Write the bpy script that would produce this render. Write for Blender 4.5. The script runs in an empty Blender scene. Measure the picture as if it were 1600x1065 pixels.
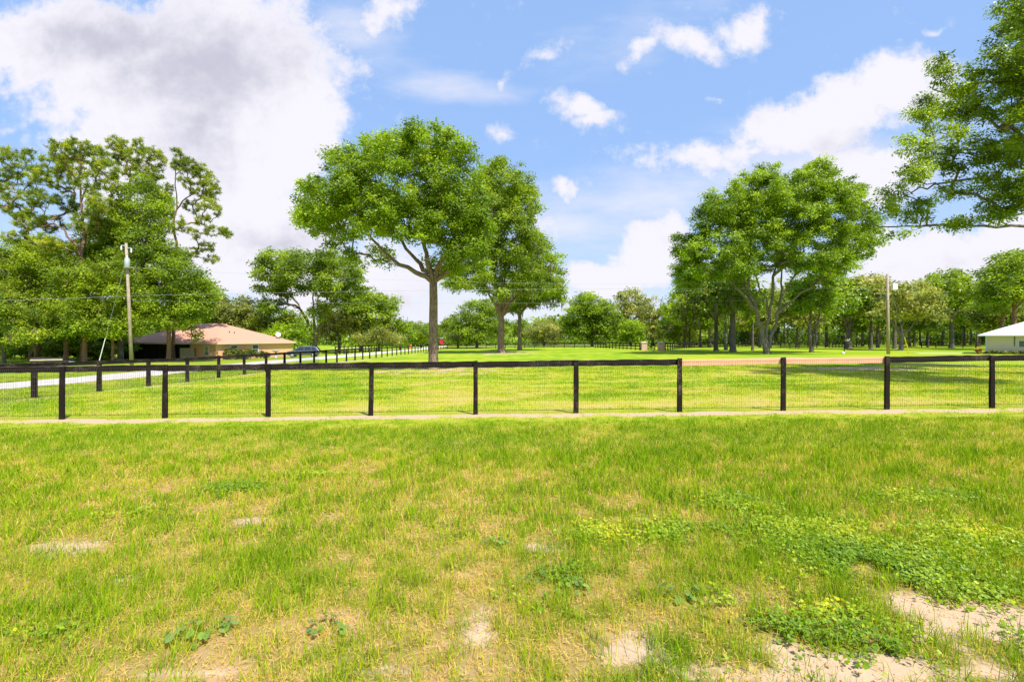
import bpy, math, random
import numpy as np
R = math.radians
S = bpy.context.scene
COL = S.collection

# ------------------------------------------------------------------ camera, world, sun, exposure
F, HX, HY, CZ = 800.0, 800.0, 526.0, 1.85          # focal length in photo pixels, principal column, horizon row, eye height
cam = bpy.data.cameras.new('camera'); cam.sensor_width = 36; cam.lens = 36 * F / 1600
cam.shift_y = -(532.5 - HY) / 1600; cam.clip_start = 0.05; cam.clip_end = 9000
co = bpy.data.objects.new('camera', cam); COL.objects.link(co)
co.location = (0, 0, CZ); co.rotation_euler = (R(90), 0, 0); S.camera = co
S.view_settings.view_transform = 'Standard'; S.view_settings.look = 'None'
S.view_settings.exposure = 0.85; S.view_settings.gamma = 1.0; S.view_settings.use_curve_mapping = False
S.cycles.max_bounces = 6; S.cycles.transparent_max_bounces = 4; S.cycles.diffuse_bounces = 3
S.cycles.transmission_bounces = 3; S.cycles.caustics_reflective = False; S.cycles.caustics_refractive = False

SUN_EL, SUN_AZ = R(57), math.atan2(0.5, -0.75)      # azimuth measured from +Y towards +X
sd = (math.sin(SUN_AZ) * math.cos(SUN_EL), math.cos(SUN_AZ) * math.cos(SUN_EL), math.sin(SUN_EL))
sl = bpy.data.lights.new('sun', 'SUN'); sl.energy = 4.0; sl.angle = R(0.6); sl.color = (1.0, 0.955, 0.88)
so = bpy.data.objects.new('sun', sl); COL.objects.link(so); so.location = (20, -20, 60)
from mathutils import Vector
so.rotation_euler = Vector(sd).to_track_quat('Z', 'Y').to_euler()


class NT:                                            # small helper for node graphs
    def __init__(s, tree): s.t = tree; s.n = tree.nodes; s.l = tree.links
    def new(s, typ, **kw):
        n = s.n.new(typ)
        for k, v in kw.items(): setattr(n, k, v)
        return n
    def put(s, sock, v):
        if isinstance(v, bpy.types.NodeSocket): s.l.new(v, sock)
        elif v is not None: sock.default_value = v
    def math(s, op, a, b=None, c=None, clamp=False):
        n = s.new('ShaderNodeMath', operation=op, use_clamp=clamp)
        s.put(n.inputs[0], a); s.put(n.inputs[1], b); s.put(n.inputs[2], c)
        return n.outputs[0]
    def vmath(s, op, a, b=None):
        n = s.new('ShaderNodeVectorMath', operation=op)
        s.put(n.inputs[0], a); s.put(n.inputs[1], b)
        return n.outputs[0]
    def noise(s, vec, scale, detail=4, rough=0.55, dim='3D', dist=0.0):
        n = s.new('ShaderNodeTexNoise', noise_dimensions=dim)
        s.put(n.inputs['Vector'], vec); n.inputs['Scale'].default_value = scale
        n.inputs['Detail'].default_value = detail; n.inputs['Roughness'].default_value = rough
        n.inputs['Distortion'].default_value = dist
        return n
    def ramp(s, fac, stops, interp='LINEAR'):
        n = s.new('ShaderNodeValToRGB'); e = n.color_ramp.elements; n.color_ramp.interpolation = interp
        while len(e) < len(stops): e.new(0.5)
        for el, (p, c) in zip(e, stops):
            el.position = p; el.color = (*c, 1) if len(c) == 3 else c
        s.put(n.inputs[0], fac); return n.outputs[0]
    def mix(s, fac, a, b, mode='MIX'):
        n = s.new('ShaderNodeMix', data_type='RGBA', blend_type=mode)
        s.put(n.inputs[0], fac)
        for i, v in ((6, a), (7, b)):
            s.put(n.inputs[i], (*v, 1) if isinstance(v, tuple) and len(v) == 3 else v)
        return n.outputs[2]
    def mapr(s, v, a, b, c=0.0, d=1.0, kind='LINEAR'):
        n = s.new('ShaderNodeMapRange', interpolation_type=kind)
        for i, q in enumerate((v, a, b, c, d)): s.put(n.inputs[i], q)
        return n.outputs[0]
    def scalev(s, vec, sc):
        n = s.new('ShaderNodeMapping'); s.put(n.inputs[0], vec); n.inputs[3].default_value = sc
        return n.outputs[0]


def px_dir(px, py): return (px - HX) / F, (HY - py) / F


def make_world():
    w = bpy.data.worlds.new('World'); S.world = w; w.use_nodes = True
    t = NT(w.node_tree); t.n.clear()
    sky = t.new('ShaderNodeTexSky', sky_type='NISHITA', sun_disc=False)
    sky.sun_elevation = SUN_EL; sky.sun_rotation = SUN_AZ
    sky.air_density = 1.1; sky.dust_density = 0.6; sky.ozone_density = 1.6; sky.altitude = 0
    tc = t.new('ShaderNodeTexCoord'); sep = t.new('ShaderNodeSeparateXYZ'); t.l.new(tc.outputs['Generated'], sep.inputs[0])
    den = t.math('MAXIMUM', t.math('ABSOLUTE', sep.outputs[1]), 0.2)
    u = t.math('DIVIDE', sep.outputs[0], den); v = t.math('DIVIDE', sep.outputs[2], den)
    cmb = t.new('ShaderNodeCombineXYZ'); t.l.new(u, cmb.inputs[0]); t.l.new(v, cmb.inputs[1])
    uv = cmb.outputs[0]
    def warp(vec, scale, amp, detail):
        n = t.noise(vec, scale, detail, 0.6)
        d = t.vmath('MULTIPLY', t.vmath('SUBTRACT', n.outputs['Color'], (0.5, 0.5, 0.5)), (amp, amp, 0))
        return t.vmath('ADD', vec, d)
    wv = warp(warp(uv, 3.2, 0.16, 3), 11.0, 0.06, 4)
    def blobset(lst, vec):
        out = None
        for (px, py, rx, ry, rot, amp) in lst:
            a, b = px_dir(px, py)
            m = t.new('ShaderNodeMapping', vector_type='TEXTURE')
            t.put(m.inputs[0], vec); m.inputs[1].default_value = (a, b, 0)
            m.inputs[2].default_value = (0, 0, R(rot)); m.inputs[3].default_value = (rx / F, ry / F, 1)
            g = t.new('ShaderNodeTexGradient', gradient_type='SPHERICAL'); t.l.new(m.outputs[0], g.inputs[0])
            val = t.math('MULTIPLY', g.outputs[1], amp)
            out = val if out is None else t.math('MAXIMUM', out, val)
        return out
    heavy = [(300, 120, 310, 180, 10, 2.4), (90, 60, 270, 100, 0, 2.2), (425, 190, 125, 180, 10, 2.4), (310, 330, 250, 180, 0, 2.2),
             (430, 370, 160, 130, 0, 2.0), (180, 250, 130, 90, 0, 1.6), (120, 225, 120, 45, -8, 1.0), (600, 25, 75, 60, 30, 1.0), (540, 440, 230, 110, 0, 1.5),
             (905, 165, 60, 34, -20, 1.1), (925, 185, 55, 26, 15, 1.0), (778, 215, 36, 42, 0, 0.8), (855, 88, 42, 30, 30, 0.75), (780, 125, 26, 20, 0, 0.7),
             (1070, 70, 80, 44, -35, 1.0), (1010, 60, 70, 28, 35, 0.85), (1160, 45, 90, 40, 25, 1.0), (885, 298, 60, 24, 0, 0.95),
             (1080, 262, 170, 42, -8, 1.0), (1160, 245, 160, 34, 12, 0.9), (1290, 185, 220, 76, 20, 1.8), (1400, 145, 130, 76, 20, 1.8),
             (1340, 270, 170, 70, 0, 1.6), (1010, 395, 95, 66, 20, 2.0), (940, 430, 110, 55, 0, 1.8), (1060, 360, 60, 45, 0, 1.0),
             (1450, 395, 230, 76, 0, 1.8), (1560, 385, 170, 66, 10, 1.8), (850, 350, 90, 50, -10, 0.75), (1105, 165, 26, 10, 0, 0.7),
             (1445, 48, 24, 10, 10, 0.7), (30, 185, 80, 30, 0, 0.5)]
    thin = [(700, 140, 200, 40, -6, 0.8), (980, 310, 420, 90, 6, 0.8), (900, 350, 300, 90, 0, 0.8), (560, 60, 160, 120, -30, 0.7),
            (1000, 60, 260, 90, 20, 0.55), (700, 480, 700, 130, 0, 1.0), (1250, 260, 420, 140, 10, 0.8), (1300, 470, 600, 130, 0, 0.9)]
    shade = [(330, 110, 250, 120, 12, 1.35), (200, 60, 290, 90, 0, 1.15), (300, 220, 140, 110, 0, 0.95), (430, 370, 170, 50, 0, 0.9),
             (60, 30, 130, 50, 0, 0.6), (600, 470, 160, 50, 0, 0.5), (1330, 215, 200, 34, 14, 0.5), (1500, 400, 180, 30, 0, 0.35), (120, 330, 180, 50, 0, 0.3)]
    fb = t.noise(uv, 7.5, 8, 0.62).outputs[0]; fb2 = t.noise(t.scalev(uv, (2.0, 6.0, 1)), 2.2, 6, 0.6).outputs[0]
    fine = t.noise(uv, 24, 5, 0.65).outputs[0]
    hb = t.math('ADD', blobset(heavy, wv), t.math('MULTIPLY', t.math('SUBTRACT', fb, 0.5), 1.7))
    hb = t.math('ADD', hb, t.math('MULTIPLY', t.math('SUBTRACT', fine, 0.5), 1.3))
    dens = t.mapr(hb, 0.14, 0.92, 0, 1, 'SMOOTHSTEP')
    th = t.math('ADD', blobset(thin, uv), t.math('MULTIPLY', t.math('SUBTRACT', fb2, 0.5), 1.1))
    thin_d = t.mapr(th, 0.15, 1.05, 0, 0.78, 'SMOOTHSTEP')
    dens = t.math('MAXIMUM', dens, thin_d)
    sh = t.math('ADD', blobset(shade, wv), t.math('MULTIPLY', t.math('SUBTRACT', fb, 0.5), 1.5))
    sh = t.math('ADD', sh, t.math('MULTIPLY', t.math('SUBTRACT', fine, 0.5), 0.9)); sh = t.mapr(sh, 0.1, 1.35, 0, 1, 'SMOOTHSTEP')
    ccol = t.mix(sh, (7.7, 7.55, 8.2), (4.9, 4.9, 5.9))
    skyc = t.mix(1.0, sky.outputs[0], (1.02, 1.0, 1.0), 'MULTIPLY')
    skyc = t.mix(0.6, skyc, (3.7, 6.0, 10.6))            # humid summer air
    hz = t.mapr(sep.outputs[2], 0.0, 0.30, 0.55, 0.0, 'SMOOTHSTEP')
    skyc = t.mix(hz, skyc, (6.4, 7.3, 8.8))
    col = t.mix(dens, skyc, ccol)
    bg = t.new('ShaderNodeBackground'); t.put(bg.inputs[0], col); bg.inputs[1].default_value = 0.068
    out = t.new('ShaderNodeOutputWorld'); t.l.new(bg.outputs[0], out.inputs[0])
make_world()

# ------------------------------------------------------------------ ground height (piecewise linear, exact on the grid lines)
BY, BZ = [-5000, 12, 18, 26, 52, 80, 107, 130, 200, 9000], [.03, .03, -.10, -.27, -.42, -.72, -.90, -1.10, -1.20, -1.2]
AX, AZ = [-9000, -36, -25, -15, 15, 9000], [-.68, -.68, -.18, -.18, .18, .18]
def gz(x, y): return np.interp(x, AX, AZ) + np.interp(y, BY, BZ)
def at(px, D): return (px - HX) / F * D
def zpx(py, D): return CZ - (py - HY) / F * D
def hit(px, py):                                     # the ground point a photo pixel looks at
    lo, hi = 1.0, 900.0
    for _ in range(50):
        m = (lo + hi) / 2
        if HY + (CZ - float(gz(at(px, m), m))) * F / m > py: lo = m
        else: hi = m
    return at(px, lo), lo

# value noise used for the grass cover
_tab = np.random.default_rng(5).random((256, 256))
def vn(x, y, sc, sh=0):
    x = np.asarray(x, float) * sc + 37.3 + sh * 17; y = np.asarray(y, float) * sc + 11.7 + sh * 29
    i = np.floor(x).astype(int); j = np.floor(y).astype(int); fx = x - i; fy = y - j
    fx = fx * fx * (3 - 2 * fx); fy = fy * fy * (3 - 2 * fy)
    g = lambda a, b: _tab[a & 255, b & 255]
    return (g(i, j) * (1 - fx) + g(i + 1, j) * fx) * (1 - fy) + (g(i, j + 1) * (1 - fx) + g(i + 1, j + 1) * fx) * fy

def patch_list(lst):                                  # photo ellipses -> ground ellipses in metres
    out = []
    for px, py, rx, ry, amp in lst:
        x, y = hit(px, py); _, y1 = hit(px, py - ry); _, y2 = hit(px, py + ry)
        out.append((x, y, rx / F * y, max(0.05, abs(y1 - y2) / 2), amp))
    return out
BARE = patch_list([(1560, 970, 140, 42, 1.9), (1480, 985, 70, 26, 1.5), (1440, 1052, 170, 26, 1.5), (1255, 1030, 60, 26, .9), (970, 1005, 42, 26, .85), (760, 975, 30, 26, .8),
                   (70, 858, 95, 12, .48), (480, 850, 26, 10, .45), (390, 815, 26, 7, .42), (520, 870, 40, 12, .35), (200, 905, 50, 10, .35), (1300, 890, 70, 14, .6), (840, 862, 40, 14, .6),
                   (240, 1055, 90, 18, .8), (1465, 902, 30, 12, 1.0), (740, 692, 40, 3, .45), (925, 725, 16, 5, .8), (1000, 775, 40, 6, .6), (600, 1050, 60, 16, .5), (1180, 935, 60, 14, .5),
                   (1590, 1040, 60, 30, .7), (140, 760, 60, 6, .4), (820, 880, 60, 10, .4), (1110, 1050, 50, 18, .6), (300, 905, 60, 8, .4),
                   (690, 578, 90, 5, .9), (1360, 575, 62, 3.2, 1.3), (1500, 571, 60, 3, .6), (790, 552, 40, 2.2, .8), (1200, 557, 50, 2, .5)])
def bare(x, y):
    x = np.asarray(x, float); y = np.asarray(y, float); b = np.zeros_like(x)
    n = vn(x, y, 1.6, 1) * .5 + vn(x, y, 5, 2) * .35 + vn(x, y, 14, 3) * .15
    for (cx, cy, rx, ry, a) in BARE:
        d = ((x - cx) / rx) ** 2 + ((y - cy) / ry) ** 2
        b = np.maximum(b, a * np.exp(-d * .55))
    b = np.clip(b * .95 + (n - .55) * 3.0 * np.clip(b * 2.0, 0, 1), 0, 1)
    strip = np.exp(-((y - 11.80 - (vn(x, y, .7, 4) - .5) * .34) / .33) ** 2 * 1.0) * (1.0 + (vn(x, y, 2.2, 6) - .5) * 1.1 + (vn(x, y, 9, 16) - .5) * 1.0) * (np.abs(x) < 40)
    strip2 = .5 * np.exp(-((x + 16.3 + (vn(x, y, .5, 7) - .5) * .9) / 1.1) ** 2) * ((y > 11) & (y < 130)) * (.6 + .8 * vn(x, y, 1.0, 8))
    return np.clip(np.maximum(b, np.maximum(strip, strip2)), 0, 1)
def lush(x, y):                                       # 0 dry straw .. 1 fresh green
    near = .20 * vn(x, y, .55, 9) + .30 * vn(x, y, 2.2, 10) + .50 * vn(x, y, 8, 11)
    far = .28 * vn(x, y, .16, 12) + .30 * vn(np.asarray(x) * .6, y, .45, 13) + .42 * vn(x, y, 1.5, 14)
    k = np.clip((np.asarray(y) - 11) / 3, 0, 1)
    far = .5 + (far - .5) * 1.45; near = .52 + (near - .5) * 1.3
    v = near * (1 - k) + far * k
    band = np.exp(-((np.asarray(y) - 9.6) / 1.9) ** 2) * .20            # greener belt this side of the fence
    drym = -.14 * np.exp(-((np.asarray(y) - 13.4) / 1.6) ** 2)            # dry belt just inside the fence
    fargreen = .16 * np.clip((np.asarray(y) - 24) / 12, 0, 1)
    rightg = .025 * (np.asarray(y) < 11) + .10 * np.clip((np.asarray(x) - .3) / 2, 0, 1) * (np.asarray(y) < 9)
    return np.clip(v + band + drym + fargreen + rightg, 0, 1)

# ------------------------------------------------------------------ mesh helpers
def tag(o, label=None, cat=None, group=None, kind=None):
    for k, v in (('label', label), ('category', cat), ('group', group), ('kind', kind)):
        if v: o[k] = v
    return o
def thing(name, label, cat, loc, group=None):
    o = bpy.data.objects.new(name, None); COL.objects.link(o); o.location = loc
    o.empty_display_size = .3
    return tag(o, label, cat, group)
def wloc(o):
    v = Vector((0, 0, 0))
    while o is not None: v += o.location; o = o.parent
    return v
def np_mesh(name, V, faces_n, idx, mat, parent=None, tint=None, smooth=False, world=True):
    me = bpy.data.meshes.new(name)
    V = np.asarray(V, np.float32)
    if parent is not None and world: V = V - np.array(wloc(parent), np.float32)
    faces_n = np.asarray(faces_n, np.int32); idx = np.asarray(idx, np.int32)
    me.vertices.add(len(V)); me.vertices.foreach_set('co', V.ravel())
    me.loops.add(len(idx)); me.loops.foreach_set('vertex_index', idx)
    me.polygons.add(len(faces_n))
    st = np.zeros(len(faces_n), np.int32); st[1:] = np.cumsum(faces_n)[:-1]
    me.polygons.foreach_set('loop_start', st); me.polygons.foreach_set('loop_total', faces_n)
    if smooth: me.polygons.foreach_set('use_smooth', np.ones(len(faces_n), bool))
    if tint is not None:
        a = me.attributes.new('tint', 'FLOAT', 'FACE'); a.data.foreach_set('value', np.asarray(tint, np.float32))
    me.update(calc_edges=True)
    if mat: me.materials.append(mat)
    o = bpy.data.objects.new(name, me); COL.objects.link(o)
    if parent is not None: o.parent = parent
    return o

class MB:
    def __init__(s): s.v = []; s.f = []
    def box(s, c, size, ux=(1, 0, 0), uy=(0, 1, 0), uz=(0, 0, 1), taper=1.0):
        c = Vector(c); ux = Vector(ux); uy = Vector(uy); uz = Vector(uz); b = len(s.v)
        for k in (-1, 1):
            q = taper if k > 0 else 1
            for i, j in ((-1, -1), (1, -1), (1, 1), (-1, 1)):
                s.v.append(tuple(c + ux * (i * size[0] / 2 * q) + uy * (j * size[1] / 2 * q) + uz * (k * size[2] / 2)))
        s.f += [tuple(b + q for q in f) for f in ((3, 2, 1, 0), (4, 5, 6, 7), (0, 1, 5, 4), (1, 2, 6, 5), (2, 3, 7, 6), (3, 0, 4, 7))]
        return s
    def tube(s, pts, rad, n=8, cap=True):
        pts = [Vector(p) for p in pts]
        if not hasattr(rad, '__len__'): rad = [rad] * len(pts)
        b = len(s.v); ref = None
        for i, p in enumerate(pts):
            d = (pts[min(i + 1, len(pts) - 1)] - pts[max(i - 1, 0)])
            d = d.normalized() if d.length > 1e-9 else Vector((0, 0, 1))
            if ref is None:
                ref = d.orthogonal().normalized() if abs(d.z) < .99 else Vector((1, 0, 0))
            ref = (ref - d * ref.dot(d)); ref = ref.normalized() if ref.length > 1e-6 else d.orthogonal().normalized()
            w = d.cross(ref)
            for k in range(n):
                a = 2 * math.pi * k / n
                s.v.append(tuple(p + (ref * math.cos(a) + w * math.sin(a)) * rad[i]))
        for i in range(len(pts) - 1):
            for k in range(n):
                a, c = b + i * n + k, b + i * n + (k + 1) % n
                s.f.append((a, c, c + n, a + n))
        if cap:
            s.f.append(tuple(b + k for k in range(n))[::-1]); e = b + (len(pts) - 1) * n
            s.f.append(tuple(e + k for k in range(n)))
        return s
    def lathe(s, c, prof, n=16):
        b = len(s.v)
        for r, z in prof:
            for k in range(n):
                a = 2 * math.pi * k / n; s.v.append((c[0] + r * math.cos(a), c[1] + r * math.sin(a), c[2] + z))
        for i in range(len(prof) - 1):
            for k in range(n):
                p, q = b + i * n + k, b + i * n + (k + 1) % n; s.f.append((p, q, q + n, p + n))
        s.f.append(tuple(b + k for k in range(n))[::-1]); e = b + (len(prof) - 1) * n; s.f.append(tuple(e + k for k in range(n)))
        return s
    def poly(s, pts):
        b = len(s.v); s.v += [tuple(p) for p in pts]; s.f.append(tuple(range(b, b + len(pts)))); return s
    def board(s, p0, p1, h, t, rng, jz=.006, nseg=14, up=(0, 0, 1)):    # a sawn board between two points, a little ragged
        p0 = Vector(p0); p1 = Vector(p1); d = (p1 - p0).normalized(); up = Vector(up); n = d.cross(up).normalized(); b = len(s.v)
        for i in range(nseg + 1):
            c = p0.lerp(p1, i / nseg) + n * rng.uniform(-.003, .003)
            a, e = rng.uniform(-jz, jz), rng.uniform(-jz, jz)
            for (sn, su, q) in ((-1, -1, e), (1, -1, e), (1, 1, a), (-1, 1, a)):
                s.v.append(tuple(c + n * (sn * t / 2) + up * (su * h / 2 + q)))
        for i in range(nseg):
            o = b + i * 4
            for k in range(4): s.f.append((o + k, o + (k + 1) % 4, o + 4 + (k + 1) % 4, o + 4 + k))
        s.f.append((b + 3, b + 2, b + 1, b)); e = b + nseg * 4; s.f.append((e, e + 1, e + 2, e + 3))
        return s
    def build(s, name, mat, parent=None, smooth=False, bevel=0):
        me = bpy.data.meshes.new(name); off = wloc(parent) if parent else Vector((0, 0, 0))
        me.from_pydata([tuple(Vector(v) - off) for v in s.v], [], s.f); me.validate(); me.update()
        if smooth: me.polygons.foreach_set('use_smooth', [True] * len(me.polygons))
        me.materials.append(mat)
        o = bpy.data.objects.new(name, me); COL.objects.link(o)
        if parent: o.parent = parent
        if bevel:
            m = o.modifiers.new('bevel', 'BEVEL'); m.width = bevel; m.segments = 2; m.limit_method = 'ANGLE'
        return o

# ------------------------------------------------------------------ materials
def mat_new(name):
    m = bpy.data.materials.new(name); m.use_nodes = True; t = NT(m.node_tree); t.n.clear()
    o = t.new('ShaderNodeOutputMaterial'); p = t.new('ShaderNodeBsdfPrincipled'); t.l.new(p.outputs[0], o.inputs[0])
    return m, t, p, o
def mat_plain(name, col, rough=.7, var=.18, scale=6, metal=0, spec=.4, bump=0):
    m, t, p, o = mat_new(name)
    g = t.new('ShaderNodeNewGeometry')
    n = t.noise(g.outputs['Position'], scale, 5, .6).outputs[0]
    c = t.mix(n, tuple(x * (1 - var) for x in col), tuple(min(1, x * (1 + var)) for x in col))
    t.put(p.inputs['Base Color'], c); p.inputs['Roughness'].default_value = rough; p.inputs['Metallic'].default_value = metal
    p.inputs['Specular IOR Level'].default_value = spec
    if bump:
        b = t.new('ShaderNodeBump'); b.inputs[0].default_value = bump; b.inputs[1].default_value = .02; t.put(b.inputs[2], n); t.l.new(b.outputs[0], p.inputs['Normal'])
    return m
def mat_leaf(name, stops, trans=.52, gloss=.02, rough=.5, gain=1.8, warm=1.2):
    m, t, p, o = mat_new(name); t.n.remove(p)
    stops = [(q, tuple(min(.8, x * gain * w_) for x, w_ in zip(c, (warm, 1, 1)))) for q, c in stops]
    a = t.new('ShaderNodeAttribute', attribute_name='tint')
    c = t.ramp(a.outputs['Fac'], stops)
    d = t.new('ShaderNodeBsdfDiffuse'); t.put(d.inputs[0], c)
    tr = t.new('ShaderNodeBsdfTranslucent'); c2 = t.mix(1.0, c, (1.25, 1.15, .6), 'MULTIPLY'); t.put(tr.inputs[0], c2)
    mx = t.new('ShaderNodeMixShader'); mx.inputs[0].default_value = trans; t.l.new(d.outputs[0], mx.inputs[1]); t.l.new(tr.outputs[0], mx.inputs[2])
    gl = t.new('ShaderNodeBsdfGlossy'); gl.inputs['Roughness'].default_value = rough; gl.inputs[0].default_value = (.9, .95, .8, 1)
    m2 = t.new('ShaderNodeMixShader'); fr = t.new('ShaderNodeFresnel'); fr.inputs[0].default_value = 1.35
    t.put(m2.inputs[0], t.math('MULTIPLY', fr.outputs[0], gloss * 4)); t.l.new(mx.outputs[0], m2.inputs[1]); t.l.new(gl.outputs[0], m2.inputs[2])
    t.l.new(m2.outputs[0], o.inputs[0]); return m
def mat_bark(name, dark, light, scale=1.0):
    m, t, p, o = mat_new(name); tc = t.new('ShaderNodeTexCoord')
    v = t.scalev(tc.outputs['Object'], (7 * scale, 7 * scale, 1.6 * scale))
    n = t.noise(v, 2.2, 7, .68).outputs[0]; n2 = t.noise(tc.outputs['Object'], 1.1, 4, .6).outputs[0]
    c = t.mix(t.mapr(n, .35, .66), dark, light)
    c = t.mix(t.math('MULTIPLY', t.mapr(n2, .5, .72), .45), c, tuple(min(1, x * 1.35) for x in (light[0], light[1] * 1.02, light[2])))
    t.put(p.inputs['Base Color'], c); p.inputs['Roughness'].default_value = .9; p.inputs['Specular IOR Level'].default_value = .15
    b = t.new('ShaderNodeBump'); b.inputs[0].default_value = .9; b.inputs[1].default_value = .05; t.put(b.inputs[2], n); t.l.new(b.outputs[0], p.inputs['Normal'])
    return m
def mat_blackwood(name, base, worn, amount):
    m, t, p, o = mat_new(name); g = t.new('ShaderNodeNewGeometry'); pos = g.outputs['Position']
    n = t.noise(t.scalev(pos, (3, 3, 26)), 1.6, 6, .65).outputs[0]; n2 = t.noise(pos, 1.7, 5, .65).outputs[0]
    n3 = t.noise(pos, 22, 4, .7).outputs[0]
    w = t.math('MULTIPLY', t.mapr(n2, .50, .68), t.mapr(n3, .42, .62))
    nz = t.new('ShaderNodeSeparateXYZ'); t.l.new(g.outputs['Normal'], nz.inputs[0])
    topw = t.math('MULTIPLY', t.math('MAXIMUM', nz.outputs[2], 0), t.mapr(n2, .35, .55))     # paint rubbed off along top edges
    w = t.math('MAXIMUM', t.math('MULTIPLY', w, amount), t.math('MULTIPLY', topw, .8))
    c = t.mix(n, tuple(x * .6 for x in base), tuple(x * 1.5 for x in base)); c = t.mix(w, c, worn)
    t.put(p.inputs['Base Color'], c); p.inputs['Roughness'].default_value = .85; p.inputs['Specular IOR Level'].default_value = .12
    b = t.new('ShaderNodeBump'); b.inputs[0].default_value = .5; b.inputs[1].default_value = .006; t.put(b.inputs[2], n); t.l.new(b.outputs[0], p.inputs['Normal'])
    return m
M = {}
M['black'] = mat_blackwood('black_fence_paint', (.016, .0115, .0095), (.30, .235, .19), .42)
M['black_far'] = mat_plain('black_fence_far', (.016, .012, .010), .85, spec=.15)
def mat_newboard():
    m, t, p, o = mat_new('bare_pine_board'); g = t.new('ShaderNodeNewGeometry'); pos = g.outputs['Position']
    w = t.noise(t.scalev(pos, (1.2, 1, 24)), 2.0, 5, .6, dist=.4).outputs[0]
    c = t.mix(w, (.74, .33, .165), (.93, .55, .33))
    vo = t.new('ShaderNodeTexVoronoi'); t.put(vo.inputs[0], t.scalev(pos, (1.6, .1, 6.5))); vo.inputs['Scale'].default_value = 1.0
    k = t.mapr(vo.outputs['Distance'], .07, .15, 1, 0, 'SMOOTHSTEP'); c = t.mix(k, c, (.19, .075, .03))
    t.put(p.inputs['Base Color'], c); p.inputs['Roughness'].default_value = .7
    return m
M['pine_board'] = mat_newboard()
M['wire'] = mat_plain('galvanised_wire', (.10, .085, .075), .6)
M['bark_grey'] = mat_bark('grey_oak_bark', (.075, .062, .052), (.27, .235, .20))
M['bark_tan'] = mat_bark('tan_oak_bark', (.10, .07, .05), (.33, .25, .175))
M['bark_pine'] = mat_bark('red_pine_bark', (.10, .055, .035), (.33, .20, .14))
M['bark_dark'] = mat_bark('dark_far_bark', (.05, .042, .035), (.20, .165, .135))
G0, G1, G2, G3 = (.035, .070, .006), (.085, .150, .008), (.165, .250, .010), (.25, .37, .018)
M['oak'] = mat_leaf('oak_leaves', [(0, G0), (.3, G1), (.68, G2), (1, G3)], gain=1.85, warm=1.12)
M['oak_fresh'] = mat_leaf('fresh_oak_leaves', [(0, (.040, .085, .006)), (.3, (.105, .190, .008)), (.65, (.175, .290, .010)), (1, (.27, .39, .016))], gain=1.62, warm=1.12)
M['oak_dark'] = mat_leaf('dark_oak_leaves', [(0, (.028, .055, .007)), (.35, (.070, .125, .010)), (.7, (.125, .195, .013)), (1, (.22, .29, .022))], gain=2.2)
M['oak_yellow'] = mat_leaf('yellow_oak_leaves', [(0, (.045, .080, .006)), (.3, (.115, .175, .008)), (.65, (.205, .285, .010)), (1, (.31, .37, .02))], gain=1.7, warm=1.05)
M['pale'] = mat_leaf('pale_leaves', [(0, (.05, .075, .018)), (.4, (.12, .165, .035)), (.75, (.20, .25, .05)), (1, (.30, .33, .09))], gain=2.0)
M['pine'] = mat_leaf('pine_needles', [(0, (.035, .065, .010)), (.4, (.085, .140, .014)), (.75, (.155, .215, .016)), (1, (.27, .31, .025))], trans=.45, gain=2.5)
M['moss'] = mat_leaf('spanish_moss', [(0, (.12, .10, .065)), (.5, (.25, .215, .15)), (1, (.38, .34, .25))], trans=.3, gloss=.0, gain=1.0, warm=1.0)
M['grass'] = mat_leaf('grass_blades', [(0, (.60, .43, .18)), (.16, (.52, .43, .075)), (.28, (.34, .43, .015)), (.56, (.215, .37, .008)), (.8, (.125, .27, .006)), (1, (.06, .16, .006))], trans=.38, gloss=.0, gain=1.24, warm=1.09)
M['clover'] = mat_leaf('ground_cover_leaves', [(0, (.34, .37, .02)), (.4, (.19, .31, .012)), (1, (.075, .175, .010))], trans=.4, gloss=.02, gain=1.75, warm=1.3)
M['weed'] = mat_leaf('weed_leaves', [(0, (.14, .25, .04)), (1, (.06, .15, .03))], trans=.4, gloss=.02, gain=1.6, warm=1.25)
M['shrub'] = mat_leaf('shrub_leaves', [(0, (.03, .05, .01)), (.5, (.09, .13, .02)), (1, (.20, .24, .05))])
M['redshrub'] = mat_leaf('red_shrub_leaves', [(0, (.06, .03, .01)), (.5, (.22, .10, .04)), (1, (.30, .24, .06))])
M['peach'] = mat_plain('peach_stucco', (.84, .46, .25), .9, .06, 3, bump=.3)
M['peach_trim'] = mat_plain('cream_trim', (.66, .52, .36), .7, .06)
M['white'] = mat_plain('white_paint', (.78, .78, .78), .5, .05)
M['cream'] = mat_plain('cream_siding', (.62, .55, .43), .8, .06, 2)
M['dark'] = mat_plain('dark_opening', (.012, .010, .009), .8)
M['screen'] = mat_plain('porch_screen', (.035, .030, .028), .6)
M['pole'] = mat_bark('weathered_pole_wood', (.26, .20, .145), (.47, .39, .30), .8)
M['steel'] = mat_plain('grey_steel', (.50, .52, .56), .4, .08, metal=.3)
M['wirepale'] = mat_plain('overhead_wire', (.30, .30, .31), .5)
M['yellow'] = mat_plain('yellow_plastic', (.75, .55, .03), .5, .05)
M['red'] = mat_plain('red_sign', (.62, .04, .05), .5, .05)
M['green'] = mat_plain('green_sign', (.30, .45, .36), .5, .05)
M['orange'] = mat_plain('orange_plastic', (.75, .20, .02), .5, .05)
M['tyre'] = mat_plain('tyre_rubber', (.02, .02, .02), .85)
M['sandstone'] = mat_plain('pillar_stone', (.56, .38, .27), .9, .35, 5)
M['beige'] = mat_plain('beige_panel', (.52, .44, .29), .8, .12)
M['plank'] = mat_plain('weathered_plank', (.55, .45, .31), .8, .2)
M['shingle'] = None
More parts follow.
